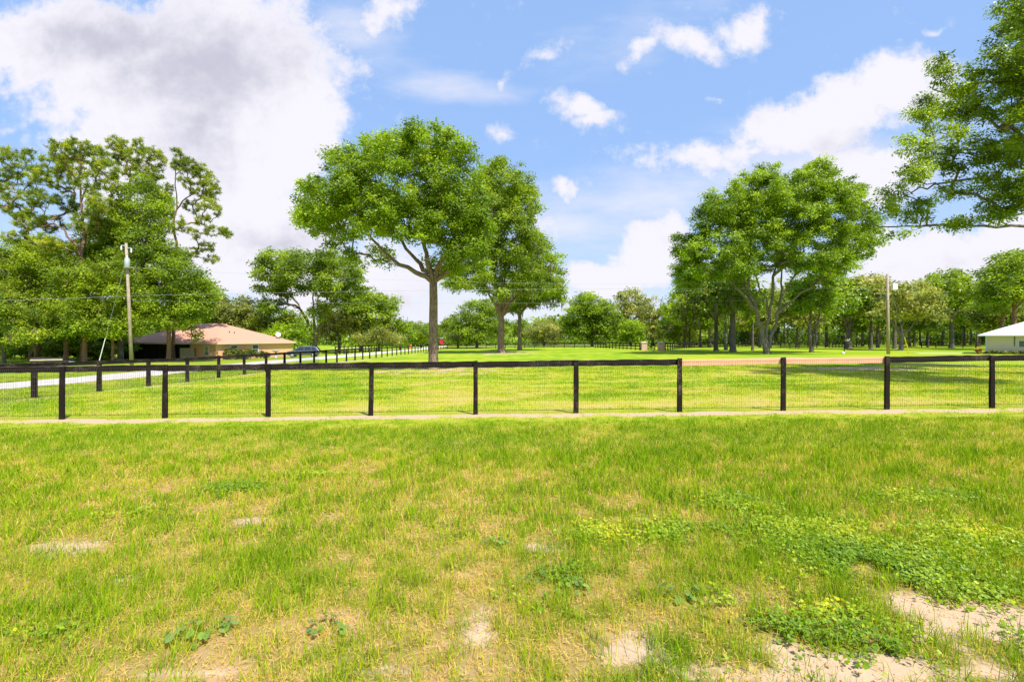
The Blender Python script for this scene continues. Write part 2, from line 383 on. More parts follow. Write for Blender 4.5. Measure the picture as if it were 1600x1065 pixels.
def mat_roof():
    m, t, p, o = mat_new('salmon_shingles'); g = t.new('ShaderNodeNewGeometry'); pos = g.outputs['Position']
    n = t.noise(pos, 9, 4, .7).outputs[0]; n2 = t.noise(pos, .5, 4, .6).outputs[0]
    wv = t.new('ShaderNodeTexWave', wave_type='BANDS', bands_direction='Z', wave_profile='SAW'); t.put(wv.inputs[0], pos); wv.inputs['Scale'].default_value = 2.6; wv.inputs['Distortion'].default_value = .6
    c = t.mix(n, (.55, .235, .145), (.69, .35, .235)); c = t.mix(t.math('MULTIPLY', n2, .5), c, (.50, .26, .18))
    c = t.mix(t.math('MULTIPLY', t.mapr(wv.outputs[0], .7, 1.0), .3), c, (.38, .2, .14))
    t.put(p.inputs['Base Color'], c); p.inputs['Roughness'].default_value = .9; return m
M['shingle'] = mat_roof()
def mat_glass(name, col):
    m, t, p, o = mat_new(name); p.inputs['Base Color'].default_value = (*col, 1); p.inputs['Roughness'].default_value = .08; p.inputs['Specular IOR Level'].default_value = .8
    return m
M['glass'] = mat_glass('window_glass', (.06, .09, .11)); M['carglass'] = mat_glass('car_glass', (.02, .025, .035))
def mat_car():
    m, t, p, o = mat_new('grey_blue_car_paint'); p.inputs['Base Color'].default_value = (.10, .12, .16, 1); p.inputs['Metallic'].default_value = .5
    p.inputs['Roughness'].default_value = .3; p.inputs['Coat Weight'].default_value = .8; p.inputs['Coat Roughness'].default_value = .05; return m
M['car'] = mat_car()
def mat_road():
    m, t, p, o = mat_new('pale_limerock'); g = t.new('ShaderNodeNewGeometry'); pos = g.outputs['Position']
    n = t.noise(pos, 1.3, 6, .65).outputs[0]; n2 = t.noise(pos, 14, 4, .7).outputs[0]
    c = t.mix(n, (.52, .46, .41), (.68, .62, .57)); c = t.mix(t.math('MULTIPLY', n2, .35), c, (.50, .43, .36))
    t.put(p.inputs['Base Color'], c); p.inputs['Roughness'].default_value = .95; return m
M['road'] = mat_road()
def mat_ground():
    m, t, p, o = mat_new('paddock_ground'); g = t.new('ShaderNodeNewGeometry'); pos = g.outputs['Position']
    ab = t.new('ShaderNodeAttribute', attribute_name='bare'); al = t.new('ShaderNodeAttribute', attribute_name='lush'); af = t.new('ShaderNodeAttribute', attribute_name='lawn')
    f1 = t.noise(pos, 60, 4, .75).outputs[0]; f2 = t.noise(pos, 13, 5, .7).outputs[0]; f3 = t.noise(pos, 2.6, 5, .65).outputs[0]; f4 = t.noise(t.scalev(pos, (.5, 1, 1)), .35, 5, .6).outputs[0]
    lu = t.math('ADD', al.outputs['Fac'], t.math('MULTIPLY', t.math('SUBTRACT', f2, .5), .75))
    lu = t.math('ADD', lu, t.math('MULTIPLY', t.math('SUBTRACT', f3, .5), .55)); lu = t.math('ADD', lu, t.math('MULTIPLY', t.math('SUBTRACT', f1, .5), .5))
    thatch = t.ramp(lu, [(.1, (.38, .25, .125)), (.38, (.29, .205, .07)), (.6, (.20, .175, .035)), (.85, (.08, .12, .008))])
    lawn = t.ramp(t.math('ADD', lu, t.math('MULTIPLY', t.math('SUBTRACT', f4, .5), .5)), [(.1, (.43, .36, .085)), (.36, (.35, .38, .028)), (.6, (.27, .36, .018)), (.9, (.165, .29, .010))])
    c = t.mix(af.outputs['Fac'], thatch, lawn)
    sand = t.mix(f2, (.48, .325, .20), (.68, .50, .345)); sand = t.mix(t.math('MULTIPLY', f1, .55), sand, (.24, .14, .075))
    bm = t.mapr(t.math('ADD', ab.outputs['Fac'], t.math('ADD', t.math('MULTIPLY', t.math('SUBTRACT', f2, .5), 1.1), t.math('MULTIPLY', t.math('SUBTRACT', f1, .5), .6))), .30, .75, 0, 1, 'SMOOTHSTEP')
    c = t.mix(bm, c, sand)
    t.put(p.inputs['Base Color'], c); p.inputs['Roughness'].default_value = 1.0; p.inputs['Specular IOR Level'].default_value = .05
    b = t.new('ShaderNodeBump'); b.inputs[0].default_value = .8; b.inputs[1].default_value = .025
    t.put(b.inputs[2], t.math('ADD', t.math('MULTIPLY', f1, .5), f2)); t.l.new(b.outputs[0], p.inputs['Normal'])
    return m
M['ground'] = mat_ground()

# ------------------------------------------------------------------ ground sheet
def ground():
    xs = np.unique(np.round(np.concatenate([[-4000, -1500, -600, -300, -200, -150, -120, -100, -80, -70, -60, -52, -45, -40, -36, -33, -29, -25, -23, -21], np.arange(-20, 20.01, .2), [22, 25, 28, 32, 36, 40, 45, 52, 60, 70, 80, 100, 120, 150, 200, 300, 600, 1500, 4000], [-15, 15]]), 3))
    ys = np.unique(np.round(np.concatenate([[-1500, -300, -60, -20, -8, -2], np.arange(0, 2, .5), np.arange(2, 6, .08), np.arange(6, 14.01, .12), np.arange(14.5, 40, .5), np.arange(40, 140, 2), [18, 26, 52, 80, 107, 130, 150, 170, 200, 260, 340, 500, 900, 2000, 6000]]), 3))
    X, Y = np.meshgrid(xs, ys); Z = gz(X, Y)
    V = np.stack([X, Y, Z], -1).reshape(-1, 3); nx, ny = len(xs), len(ys)
    i, j = np.meshgrid(np.arange(nx - 1), np.arange(ny - 1)); a = (j * nx + i).ravel()
    F_ = np.stack([a, a + 1, a + 1 + nx, a + nx], -1)
    o = np_mesh('ground', V, np.full(len(F_), 4), F_.ravel(), M['ground']); me = o.data
    fx, fy = X.ravel(), Y.ravel()
    for n, val in (('bare', bare(fx, fy)), ('lush', lush(fx, fy)), ('lawn', np.clip((fy - 7.5) / 4.5, 0, 1))):
        at_ = me.attributes.new(n, 'FLOAT', 'POINT'); at_.data.foreach_set('value', val.astype(np.float32))
    tag(o, kind='structure')
ground()

def strip(name, pts, mat, lift):                      # a ribbon laid on the ground: pts = list of (xl, yl, xr, yr)
    V, F_ = [], []
    for xl, yl, xr, yr in pts:
        for k in range(5):
            q = k / 4; x = xl + (xr - xl) * q; y = yl + (yr - yl) * q
            V.append((x, y, float(gz(x, y)) + lift + (.03 * (1 - (2 * q - 1) ** 2))))
    for i in range(len(pts) - 1):
        for k in range(4):
            a = i * 5 + k; F_.append((a, a + 1, a + 6, a + 5))
    me = bpy.data.meshes.new(name); me.from_pydata(V, [], F_); me.materials.append(mat)
    o = bpy.data.objects.new(name, me); COL.objects.link(o); tag(o, kind='structure'); return o
rr = random.Random(3)
ypts = sorted(set([2, 6, 10, 12, 14, 18, 22, 26, 30, 34, 38, 42, 46, 52, 58, 64, 72, 80, 88, 96, 107, 118, 130, 150, 180]))
strip('driveway', [(-25.3 + rr.uniform(-.2, .2), y, -21.3 + rr.uniform(-.2, .2), y) for y in ypts], M['road'], .012)
strip('path', [(x, 69.5 + rr.uniform(-.1, .1), x, 72.5 + rr.uniform(-.1, .1)) for x in np.linspace(55.5, 66, 9)], M['road'], .012)
strip('far_road', [(x, 168, x, 173) for x in np.linspace(-60, 42, 12)], M['road'], .03)

# ------------------------------------------------------------------ grass: blades nobody could count
def blades(rng, ymin, ymax, dens, wfun, hfun, seg2, xlim=1.12):
    n = int((ymax ** 2 - ymin ** 2) * xlim * dens)
    y = np.sqrt(rng.uniform(ymin ** 2, ymax ** 2, n)); x = rng.uniform(-1, 1, n) * y * xlim
    b = bare(x, y); L = lush(x, y)
    tuft = vn(x, y, 9, 20) * .6 + vn(x, y, 22, 21) * .4
    keep = rng.random(n) < np.clip((1 - 1.05 * b), .035 * (y < 11), 1) * np.clip(.25 + .9 * L + 1.1 * (tuft - .45), .10, 1)
    keep &= ~((np.abs(x + 23.3) < 1.9) & (y > 2))
    x, y, L, tuft = x[keep], y[keep], L[keep], tuft[keep]; n = len(x)
    h = hfun(y) * rng.uniform(.45, 1.3, n) * (.55 + .8 * L) * (.6 + .8 * tuft); w = wfun(y) * rng.uniform(.7, 1.3, n)
    az = rng.uniform(0, 2 * np.pi, n); lean = np.abs(rng.normal(0, .45, n)) + .08; la = rng.uniform(0, 2 * np.pi, n)
    h = h * np.where((y > 10.3) & (y < 12.6), np.clip(1 - (y - 10.3) / 1.0, .42, 1), 1)
    dx, dy = np.cos(az) * w / 2, np.sin(az) * w / 2
    z = gz(x, y) - .004; lx, ly = np.cos(la) * lean * h, np.sin(la) * lean * h
    t = np.clip(.15 + .60 * L + rng.normal(0, .20, n), 0, 1)
    dead = rng.random(n) < np.clip(.80 - .8 * L, .22, .68); t[dead] = rng.uniform(0, .3, dead.sum())
    lean_dead = dead; h = np.where(lean_dead, h * .6, h)
    top = np.stack([x + lx, y + ly, z + h * np.sqrt(np.clip(1 - (lean * .7) ** 2, .15, 1))], -1)
    b0 = np.stack([x - dx, y - dy, z], -1); b1 = np.stack([x + dx, y + dy, z], -1)
    if not seg2:
        V = np.stack([b0, b1, top], 1).reshape(-1, 3)
        return V, np.full(n, 3, np.int32), np.arange(n * 3), t
    mz = z + h * .55; mx, my = x + lx * .35, y + ly * .35
    m0 = np.stack([mx - dx * .75, my - dy * .75, mz], -1); m1 = np.stack([mx + dx * .75, my + dy * .75, mz], -1)
    V = np.stack([b0, b1, m1, m0, top], 1).reshape(-1, 3); o = np.arange(n)[:, None] * 5
    idx = np.concatenate([o + 0, o + 1, o + 2, o + 3, o + 3, o + 2, o + 4], 1).ravel()
    return V, np.tile(np.array([4, 3], np.int32), n), idx, np.repeat(t, 2)
def grass():
    rng = np.random.default_rng(11); parts = []
    parts.append(blades(rng, 2.1, 4.5, 5200, lambda y: .0042 + 0 * y, lambda y: .104 + 0 * y, True))
    parts.append(blades(rng, 4.5, 8, 2600, lambda y: .0045 + .0005 * y, lambda y: .105 + 0 * y, True))
    parts.append(blades(rng, 8, 12.2, 1700, lambda y: .0042 + .0007 * y, lambda y: .085 + 0 * y, False))
    parts.append(blades(rng, 12.2, 20, 620, lambda y: .0012 * y, lambda y: .062 + 0 * y, False))
    parts.append(blades(rng, 20, 36, 190, lambda y: .0014 * y, lambda y: .06 + 0 * y, False))
    n = 150000                                          # dry clippings lying flat
    y = np.sqrt(rng.uniform(2.1 ** 2, 10.5 ** 2, n)); x = rng.uniform(-1, 1, n) * y * 1.12; k = rng.random(n) < np.clip(1.15 - bare(x, y) * .5 - lush(x, y) * .6, .1, 1); x, y = x[k], y[k]; n = len(x)
    a = rng.uniform(0, 6.283, n); L = rng.uniform(.02, .06, n); w = .0016 + .00035 * y; z = gz(x, y) + rng.uniform(.004, .028, n); dz = rng.uniform(-.006, .012, n)
    V = np.stack([np.stack([x - np.sin(a) * w, y + np.cos(a) * w, z], -1), np.stack([x + np.sin(a) * w, y - np.cos(a) * w, z], -1), np.stack([x + np.cos(a) * L, y + np.sin(a) * L, z + dz], -1)], 1).reshape(-1, 3)
    parts.append((V, np.full(n, 3, np.int32), np.arange(n * 3), np.clip(rng.normal(.1, .09, n), 0, 1)))
    Vs, Ns, Is, Ts, off = [], [], [], [], 0
    for V, N, I, T_ in parts:
        Vs.append(V); Ns.append(N); Is.append(I + off); Ts.append(T_); off += len(V)
    o = np_mesh('grass', np.concatenate(Vs), np.concatenate(Ns), np.concatenate(Is), M['grass'], tint=np.concatenate(Ts))
    tag(o, 'thin green and straw grass growing over the sandy paddock', 'grass', kind='stuff')
grass()

def leaf_quads(c, nrm, size, rng, aspect=.55, tdir=None):
    n = len(c); nrm = nrm / np.maximum(np.linalg.norm(nrm, axis=1, keepdims=True), 1e-6)
    r = rng.normal(size=(n, 3)) if tdir is None else tdir
    tng = r - nrm * np.sum(r * nrm, 1, keepdims=True); tng /= np.maximum(np.linalg.norm(tng, axis=1, keepdims=True), 1e-6)
    bt = np.cross(nrm, tng); s = size[:, None] if hasattr(size, '__len__') else size
    V = np.stack([c - tng * s, c - tng * s * .1 + bt * s * aspect, c + tng * s, c - tng * s * .1 - bt * s * aspect], 1).reshape(-1, 3)
    return V
CLOV = patch_list([(1270, 850, 130, 42, 1.0), (1420, 890, 110, 40, 1.0), (1500, 845, 120, 30, .8), (870, 915, 60, 34, .7), (1150, 790, 45, 18, .9), (930, 835, 45, 16, .8),
                   (1050, 835, 50, 20, .7), (1240, 985, 70, 26, .6), (1370, 1010, 100, 40, .5), (1300, 960, 60, 22, .6), (1560, 935, 80, 20, .6), (1100, 940, 40, 16, .5), (1540, 1000, 90, 20, .5),
                   (370, 765, 50, 7, .8), (480, 745, 60, 5, .5), (180, 805, 60, 8, .6), (60, 1000, 60, 24, .4), (1440, 780, 90, 12, .5), (1180, 1050, 60, 22, .5)])
def ground_cover():
    rng = np.random.default_rng(21); C, Nn, Sz, Tt = [], [], [], []
    for cx, cy, rx, ry, a in CLOV:
        n = int(min(5200, rx * ry * 3.14 * 3600 * a)); p = rng.normal(0, .55, (n, 2))
        x = cx + p[:, 0] * rx; y = cy + p[:, 1] * ry
        k = (vn(x, y, 3.2, 31) * .6 + vn(x, y, 9, 32) * .4 + rng.random(n) * .18) > .52
        x, y = x[k], y[k]; n = len(x); z = gz(x, y) + rng.uniform(.008, .075, n)
        yel = np.clip(1.15 - vn(x, y, 1.8, 33) * .95, 0, 1)
        for q in range(3):
            an = rng.uniform(0, 6.28, n); s = rng.uniform(.006, .0155, n) * (1 + .05 * cy)
            C.append(np.stack([x + np.cos(an) * s * 1.2, y + np.sin(an) * s * 1.2, z], -1)); Sz.append(s)
            nn = rng.normal(0, .6, (n, 3)); nn[:, 2] = 1; Nn.append(nn); Tt.append(np.clip(yel + rng.normal(0, .2, n), 0, 1))
    C = np.concatenate(C); V = leaf_quads(C, np.concatenate(Nn), np.concatenate(Sz), rng, .8)
    o = np_mesh('ground_cover', V, np.full(len(C), 4), np.arange(len(C) * 4), M['clover'], tint=np.concatenate(Tt))
    tag(o, 'creeping small-leaved green ground cover spreading between grass and bare sand', 'ground cover', kind='stuff')
ground_cover()

def soil_crumbs():                                     # clods and small pebbles lying on the bare sand
    rng = np.random.default_rng(31); n = 60000; y = np.sqrt(rng.uniform(2.1 ** 2, 9 ** 2, n)); x = rng.uniform(-1, 1, n) * y * 1.12
    k = rng.random(n) < np.clip(bare(x, y) - .12, 0, 1) * .6 + .03; x, y = x[k], y[k]; n = len(x); r = np.clip(rng.lognormal(-5.5, .55, n), .0015, .014)
    z = gz(x, y) + r * .25; c = np.stack([x, y, z], -1); j = lambda: rng.uniform(.6, 1.3, n)[:, None] * r[:, None]
    ax = rng.uniform(0, 6.28, n); e1 = np.stack([np.cos(ax), np.sin(ax), 0 * ax], -1); e2 = np.stack([-np.sin(ax), np.cos(ax), 0 * ax], -1); e3 = np.array([[0, 0, 1.]])
    V = np.stack([c + e1 * j(), c + e2 * j(), c - e1 * j(), c - e2 * j(), c + e3 * j() * .8, c - e3 * j()], 1).reshape(-1, 3); o = np.arange(n)[:, None] * 6
    idx = np.concatenate([o + q for f in ((0, 1, 4), (1, 2, 4), (2, 3, 4), (3, 0, 4), (1, 0, 5), (2, 1, 5), (3, 2, 5), (0, 3, 5)) for q in f], 1).ravel()
    ob = np_mesh('soil_crumbs', V, np.full(n * 8, 3), idx, M['soil']); tag(ob, 'crumbs of dry soil and grit lying on the bare sand', 'soil crumbs', kind='stuff')
M['soil'] = mat_plain('dry_soil', (.36, .24, .15), .95, .5, 40, spec=.1)
soil_crumbs()
def weed(px, py, n, rad, leaf, label, seed):
    rng = np.random.default_rng(seed); x, y = hit(px, py); z = float(gz(x, y))
    root = thing('weed_plant', label, 'weed', (x, y, z))
    st = MB(); C, Nn, Td, Sz = [], [], [], []
    for i in range(n):
        a = rng.uniform(0, 6.28); r = rad * math.sqrt(rng.random()); h = rng.uniform(.03, .11) * (1.2 - r / rad * .6)
        p = np.array([x + math.cos(a) * r, y + math.sin(a) * r * .8, z + h])
        st.tube([(x + math.cos(a) * r * .3, y + math.sin(a) * r * .25, z - .01), (x + math.cos(a) * r * .7, y + math.sin(a) * r * .55, z + h * .7), tuple(p)], .0022, 4, False)
        C.append(p); Nn.append([math.cos(a) * .5, math.sin(a) * .5, 1]); Td.append([math.cos(a), math.sin(a), -.2]); Sz.append(leaf * rng.uniform(.6, 1.2))
    C, Nn, Td, Sz = map(np.array, (C, Nn, Td, Sz)); nn = Nn / np.linalg.norm(Nn, axis=1, keepdims=True)
    T = Td - nn * np.sum(Td * nn, 1, keepdims=True); T /= np.linalg.norm(T, axis=1, keepdims=True); B = np.cross(nn, T); S_ = Sz[:, None]
    out = [(-1, 0), (-.6, .62), (.1, .78), (.7, .42), (1.05, 0), (.7, -.42), (.1, -.78), (-.6, -.62)]
    V = np.stack([C + T * S_ * a + B * S_ * b - nn * S_ * (.25 * abs(b)) for a, b in out], 1).reshape(-1, 3)
    np_mesh('foliage', V, np.full(len(C), 8), np.arange(len(C) * 8), M['weed'], root, tint=rng.random(len(C)))
    st.build('stem', M['weed'], root)
weed(310, 992, 26, .20, .026, 'broad-leaved pale weed at lower left, the widest spreading one', 1)
weed(515, 985, 16, .15, .028, 'pale broad-leaved weed beside a dirt hollow, right of the wide one', 2)
weed(773, 852, 34, .13, .017, 'compact round green weed clump alone on dry grass', 3)
weed(868, 915, 40, .28, .022, 'leafy dark weed clump in the centre foreground', 4)
weed(1065, 932, 26, .17, .024, 'grey-green rosette weed right of the leafy centre clump', 5)
weed(355, 985, 7, .05, .026, 'small weed with a few upright leaves beside the wide spreading one', 6)

# ------------------------------------------------------------------ fences
RNG = random.Random(7)
def post_mb(x, y, z0, h, w, tilt=0.0, d=None):
    mb = MB(); d = d or w; n = 5; b = 0
    for i in range(n + 1):
        q = i / n; zz = z0 - .12 + (h + .12) * q; k = 1 - .10 * q + RNG.uniform(-.02, .02); ox = tilt * h * q
        for sx, sy in ((-1, -1), (1, -1), (1, 1), (-1, 1)):
            mb.v.append((x + ox + sx * w / 2 * k + RNG.uniform(-.004, .004), y + sy * d / 2 * k, zz + (RNG.uniform(-.008, .008) if i == n else 0)))
    for i in range(n):
        for k in range(4): mb.f.append((i * 4 + k, i * 4 + (k + 1) % 4, i * 4 + 4 + (k + 1) % 4, i * 4 + 4 + k))
    mb.f.append((n * 4, n * 4 + 1, n * 4 + 2, n * 4 + 3)); return mb
FY = 12.1
def front_fence():
    pxs = [-385, -224, -63, 97, 258, 419, 580, 743, 900, 1062, 1224, 1386, 1550, 1714, 1878]
    root = thing('paddock_fence', 'black timber fence with wire mesh across the foreground, two boards left unpainted', 'fence', (0, FY, float(gz(0, FY))))
    X = [at(p, FY) for p in pxs]; X[0] = -16.5
    tilts = [0, 0, .01, .012, .006, 0, .02, 0, .004, .006, .004, .01, .004, 0, 0]
    for x, tl in zip(X, tilts):
        h = 1.265 + RNG.uniform(-.012, .012); w = RNG.uniform(.108, .124)
        post_mb(x - tl * h * .5, FY, float(gz(x, FY)), h, w, tl, .062).build('post', M['black'], root, bevel=.008)
    for i in range(len(X) - 1):
        bare_b = pxs[i] in (1062, 1224)
        z0, z1 = float(gz(X[i], FY)) + 1.18, float(gz(X[i + 1], FY)) + 1.18
        if bare_b: z0 -= .018; z1 -= .01
        yb = FY + .063
        mb = MB().board((X[i] + (.045 if pxs[i] == 1062 else .004), yb, z0 + RNG.uniform(-.012, .012)), (X[i + 1] - .004 + (.07 if pxs[i + 1] == 1062 else 0), yb, z1 + RNG.uniform(-.012, .012)), 0.143, .04, RNG, .007 if not bare_b else .003)
        o = mb.build('rail', M['pine_board'] if bare_b else M['black'], root, bevel=.004)
        if bare_b: o['label'] = 'unpainted salmon pine board with dark knots'
    # woven wire on the field side of the posts, in front of the boards
    V, Fc = [], []
    def bar(p, q, r):
        b = len(V); p = np.array(p); q = np.array(q); d = q - p
        s1 = np.array([r, 0, 0]) if abs(d[2]) > abs(d[0]) else np.array([0, 0, r]); s2 = np.array([0, r, 0])
        for e in (p, q):
            for u in (s1 + s2, -s1 + s2, -s1 - s2, s1 - s2): V.append(e + u)
        for k in range(4): Fc.append((b + k, b + (k + 1) % 4, b + 4 + (k + 1) % 4, b + 4 + k))
    ym = FY + .037; x = -16.4
    while x < X[-1]:
        g = float(gz(x, ym)); bar((x, ym, g + .01), (x + RNG.uniform(-.006, .006), ym, g + 1.2), .0012); x += .0508
    for k in range(13):
        h = .02 + k * .0975
        for i in range(len(X) - 1):
            sag = RNG.uniform(-.008, .008)
            xm = (X[i] + X[i + 1]) / 2
            pts = [(X[i], ym, float(gz(X[i], ym)) + h), (xm, ym + RNG.uniform(-.004, .004), float(gz(xm, ym)) + h + sag), (X[i + 1], ym, float(gz(X[i + 1], ym)) + h)]
            bar(pts[0], pts[1], .0012); bar(pts[1], pts[2], .0012)
    np_mesh('wire_mesh', V, np.full(len(Fc), 4), np.array(Fc).ravel(), M['wire'], root)
front_fence()
def side_fence():
    x0 = -16.5
    root = thing('driveway_fence', 'black single-board fence running away beside the pale driveway', 'fence', (x0, 14.7, float(gz(x0, 14.7))))
    ys = [14.9]
    while ys[-1] < 129: ys.append(ys[-1] + 2.78)
    tl = {}
    for i, y in enumerate(ys):
        post_mb(x0, y, float(gz(x0, y)), 1.24 + RNG.uniform(-.03, .03), .135, RNG.uniform(-.012, .012) - (.035 if i == 6 else 0)).build('post', M['black'], root)
    ya = [12.25] + ys
    for a, b in zip(ya[:-1], ya[1:]):
        if abs((a + b) / 2 - 90.5) < 1.3: continue
        MB().board((x0 - .095, a, float(gz(x0, a)) + 1.155 + RNG.uniform(-.02, .02)), (x0 - .095, b, float(gz(x0, b)) + 1.155 + RNG.uniform(-.02, .02)), .145, .035, RNG, .006, 4).build('rail', M['black'], root)
    V, Fc = [], []
    def bar(p, q, r):
        b = len(V); p = np.array(p); q = np.array(q); d = q - p
        s1 = np.array([0, r, 0]) if abs(d[2]) > abs(d[1]) else np.array([0, 0, r]); s2 = np.array([r, 0, 0])
        for e in (p, q):
            for u in (s1 + s2, -s1 + s2, -s1 - s2, s1 - s2): V.append(e + u)
        for k in range(4): Fc.append((b + k, b + (k + 1) % 4, b + 4 + (k + 1) % 4, b + 4 + k))
    y = 12.3
    while y < 44: g = float(gz(x0, y)); bar((x0 - .072, y, g), (x0 - .072, y, g + 1.12), .0018); y += .0508
    for k in range(12):
        for a, b in zip(ya[:12], ya[1:13]): bar((x0 - .072, a, float(gz(x0, a)) + .02 + k * .1), (x0 - .072, b, float(gz(x0, b)) + .02 + k * .1), .0018)
    np_mesh('wire_mesh', V, np.full(len(Fc), 4), np.array(Fc).ravel(), M['wire'], root)
side_fence()
def board_fence(label, pts, spacing, nb, h, name='board_fence', w=.15, mat='black_far', top=None, group=None):
    root = thing(name, label, 'fence', (pts[0][0], pts[0][1], float(gz(*pts[0]))), group)
    P = []
    for (a, b) in zip(pts[:-1], pts[1:]):
        L = math.dist(a, b); n = max(1, round(L / spacing))
        for i in range(n): P.append((a[0] + (b[0] - a[0]) * i / n, a[1] + (b[1] - a[1]) * i / n))
    P.append(pts[-1])
    for x, y in P: post_mb(x, y, float(gz(x, y)), h + .03, w).build('post', M[mat], root)
    for k in range(nb):
        f = (.97 - .36 * k) * h - .05 if nb < 4 else (.97 - .26 * k) * h - .05
        mb = MB()
        for (x, y), (x2, y2) in zip(P[:-1], P[1:]):
            mb.board((x, y - .09, float(gz(x, y)) + f), (x2, y2 - .09, float(gz(x2, y2)) + f), .17, .035, RNG, .004, 1)
        mb.build('rail', M[mat], root)
    return root
gL, gR = hit(1006, 547.0), hit(1033, 547.3)
cornr = (-16.5, 131.0)
board_fence('black three-board fence along the far side from corner to stone gate pillars', [cornr, (at(850, 131), 131), (at(930, 128), 128), (gL[0] - .75, gL[1])], 2.5, 3, 1.32)
board_fence('black three-board fence right of the stone gate pillars, ending behind oaks', [(gR[0] + .75, gR[1]), (at(1085, 126), 126), (at(1125, 132), 132), (at(1180, 150), 150)], 2.5, 3, 1.35)
board_fence('dark board fence under trees along the far side of the driveway', [(-29, 84), (-30, 118)], 2.4, 3, 1.35)
board_fence('thin dark fence in front of the wood behind the multi-trunk oak', [(at(1205, 118), 118), (at(1290, 124), 124), (at(1350, 150), 150)], 2.8, 2, 1.3)
board_fence('thin dark fence on the bright lawn left of the white building', [(at(1440, 128), 128), (at(1485, 125), 125), (at(1545, 122), 122)], 2.8, 2, 1.3)

def gate():
    for (px, g, lab) in ((0, gL, 'stone gate pillar with pale cap at the left of the metal gate'), (1, gR, 'stone gate pillar with pale cap at the right of the metal gate')):
        z = float(gz(*g)); r = thing('gate_pillar', lab, 'gate pillar', (g[0], g[1], z), 'pillars of the far gate')
        MB().box((g[0], g[1], z + .66), (1.05, 1.05, 1.36)).build('shaft', M['sandstone'], r, bevel=.03)
        MB().box((g[0], g[1], z + 1.42), (1.25, 1.25, .14)).box((g[0], g[1], z + 1.54), (1.0, 1.0, .12), taper=.4).build('cap', M['peach_trim'], r, bevel=.02)
    x0, x1, y = gL[0] + .62, gR[0] - .62, gL[1]; z = float(gz(x0, y))
    r = thing('metal_gate', 'dark metal farm gate closed between two stone pillars', 'gate', ((x0 + x1) / 2, y, z))
    mb = MB()
    for k in range(5): mb.tube([(x0, y, z + .18 + k * .25), (x1, y, z + .18 + k * .25)], .055, 6)
    for x in (x0, (x0 + x1) / 2, x1): mb.tube([(x, y, z + .14), (x, y, z + 1.22)], .07, 6)
    mb.tube([(x0, y, z + .2), (x1, y, z + 1.15)], .045, 6); mb.tube([(x1, y, z + .2), (x0, y, z + 1.15)], .045, 6)
    mb.build('gate_frame', M['black_far'], r)
gate()

# ------------------------------------------------------------------ trees
def tree_wood(rng, trunk, limbs, clumps, r_tip, fork=1, limb_k=.62):
    P = [np.array(p[:3], float) for p in trunk]; par = [-1] + list(range(len(P) - 1)); R_tr = [p[3] for p in trunk]
    chains = [list(range(len(P)))]; nt = len(P); rmin = {}
    def add_chain(start, pts):
        ch = [start]
        for p in pts: P.append(np.array(p)); par.append(ch[-1]); ch.append(len(P) - 1)
        chains.append(ch)
    for lb in limbs:
        lb = [np.array(q, float) for q in lb]
        ok = list(range(max(0, nt - 1), len(P))) if fork else list(range(len(P)))
        ok = ok if len(ok) else [0]
        d = [np.linalg.norm(P[i] - lb[0]) for i in range(len(P))]; s = int(np.argmin(d)); pts = []
        seq = [P[s]] + lb[1:]
        for a, b in zip(seq[:-1], seq[1:]):
            L = np.linalg.norm(b - a)
            for q in (.34, .67, 1.0): pts.append(a + (b - a) * q + rng.normal(0, .045 * L, 3) * (q < 1))
        i0 = len(P); add_chain(s, pts); k0 = limb_k if s < nt else limb_k * .55
        for i in range(i0, len(P)): rmin[i] = R_tr[-1] * (k0 * (1 - (i - i0) / max(1, len(P) - i0)) + .07)
    cl = np.array(clumps)
    if len(cl):
        f = P[nt - 1]; order = np.argsort(np.linalg.norm(cl - f, axis=1))
        for ci in order:
            c = cl[ci]; A = np.array(P[nt - 1:]); d = np.linalg.norm(A - c, axis=1)
            d = d + .9 * np.maximum(0, A[:, 2] - c[2]) + .15 * np.linalg.norm(A - f, axis=1)
            s = int(np.argmin(d)) + nt - 1; a = P[s]; L = np.linalg.norm(c - a)
            if L < .25: continue
            m = (a + c) / 2 + np.array([0, 0, .10 * L]) + rng.normal(0, .07 * L, 3)
            pts = [a * .56 + m * .44 + rng.normal(0, .03 * L, 3), m, m * .45 + c * .55 + rng.normal(0, .04 * L, 3), c] if L > 1.2 else [m, c]
            add_chain(s, pts)
    n = len(P); kids = [[] for _ in range(n)]
    for i, p in enumerate(par):
        if p >= 0: kids[p].append(i)
    r = np.zeros(n)
    for i in range(n - 1, -1, -1):
        s = sum(r[k] ** 2.25 for k in kids[i]) ** (1 / 2.25) if kids[i] else r_tip
        r[i] = max(s, r_tip)
    rf = r[nt - 1]; Rf = R_tr[-1]
    if rf > r_tip * 1.05: r = r_tip + (r - r_tip) * (Rf - r_tip) / (rf - r_tip)
    for i, q in rmin.items(): r[i] = min(max(r[i], q), q * 1.5)
    for i in range(nt): r[i] = R_tr[i]
    mb = MB()
    mb.tube([P[i] for i in chains[0]], [r[i] for i in chains[0]], 12, False)
    for ch in chains[1:]:
        rad = [r[i] for i in ch]; rad[0] = min(rad[0], rad[1] * 1.18)
        mb.tube([P[i] for i in ch], rad, 8 if rad[1] > .09 else (5 if rad[1] > .035 else 3), False)
    return mb

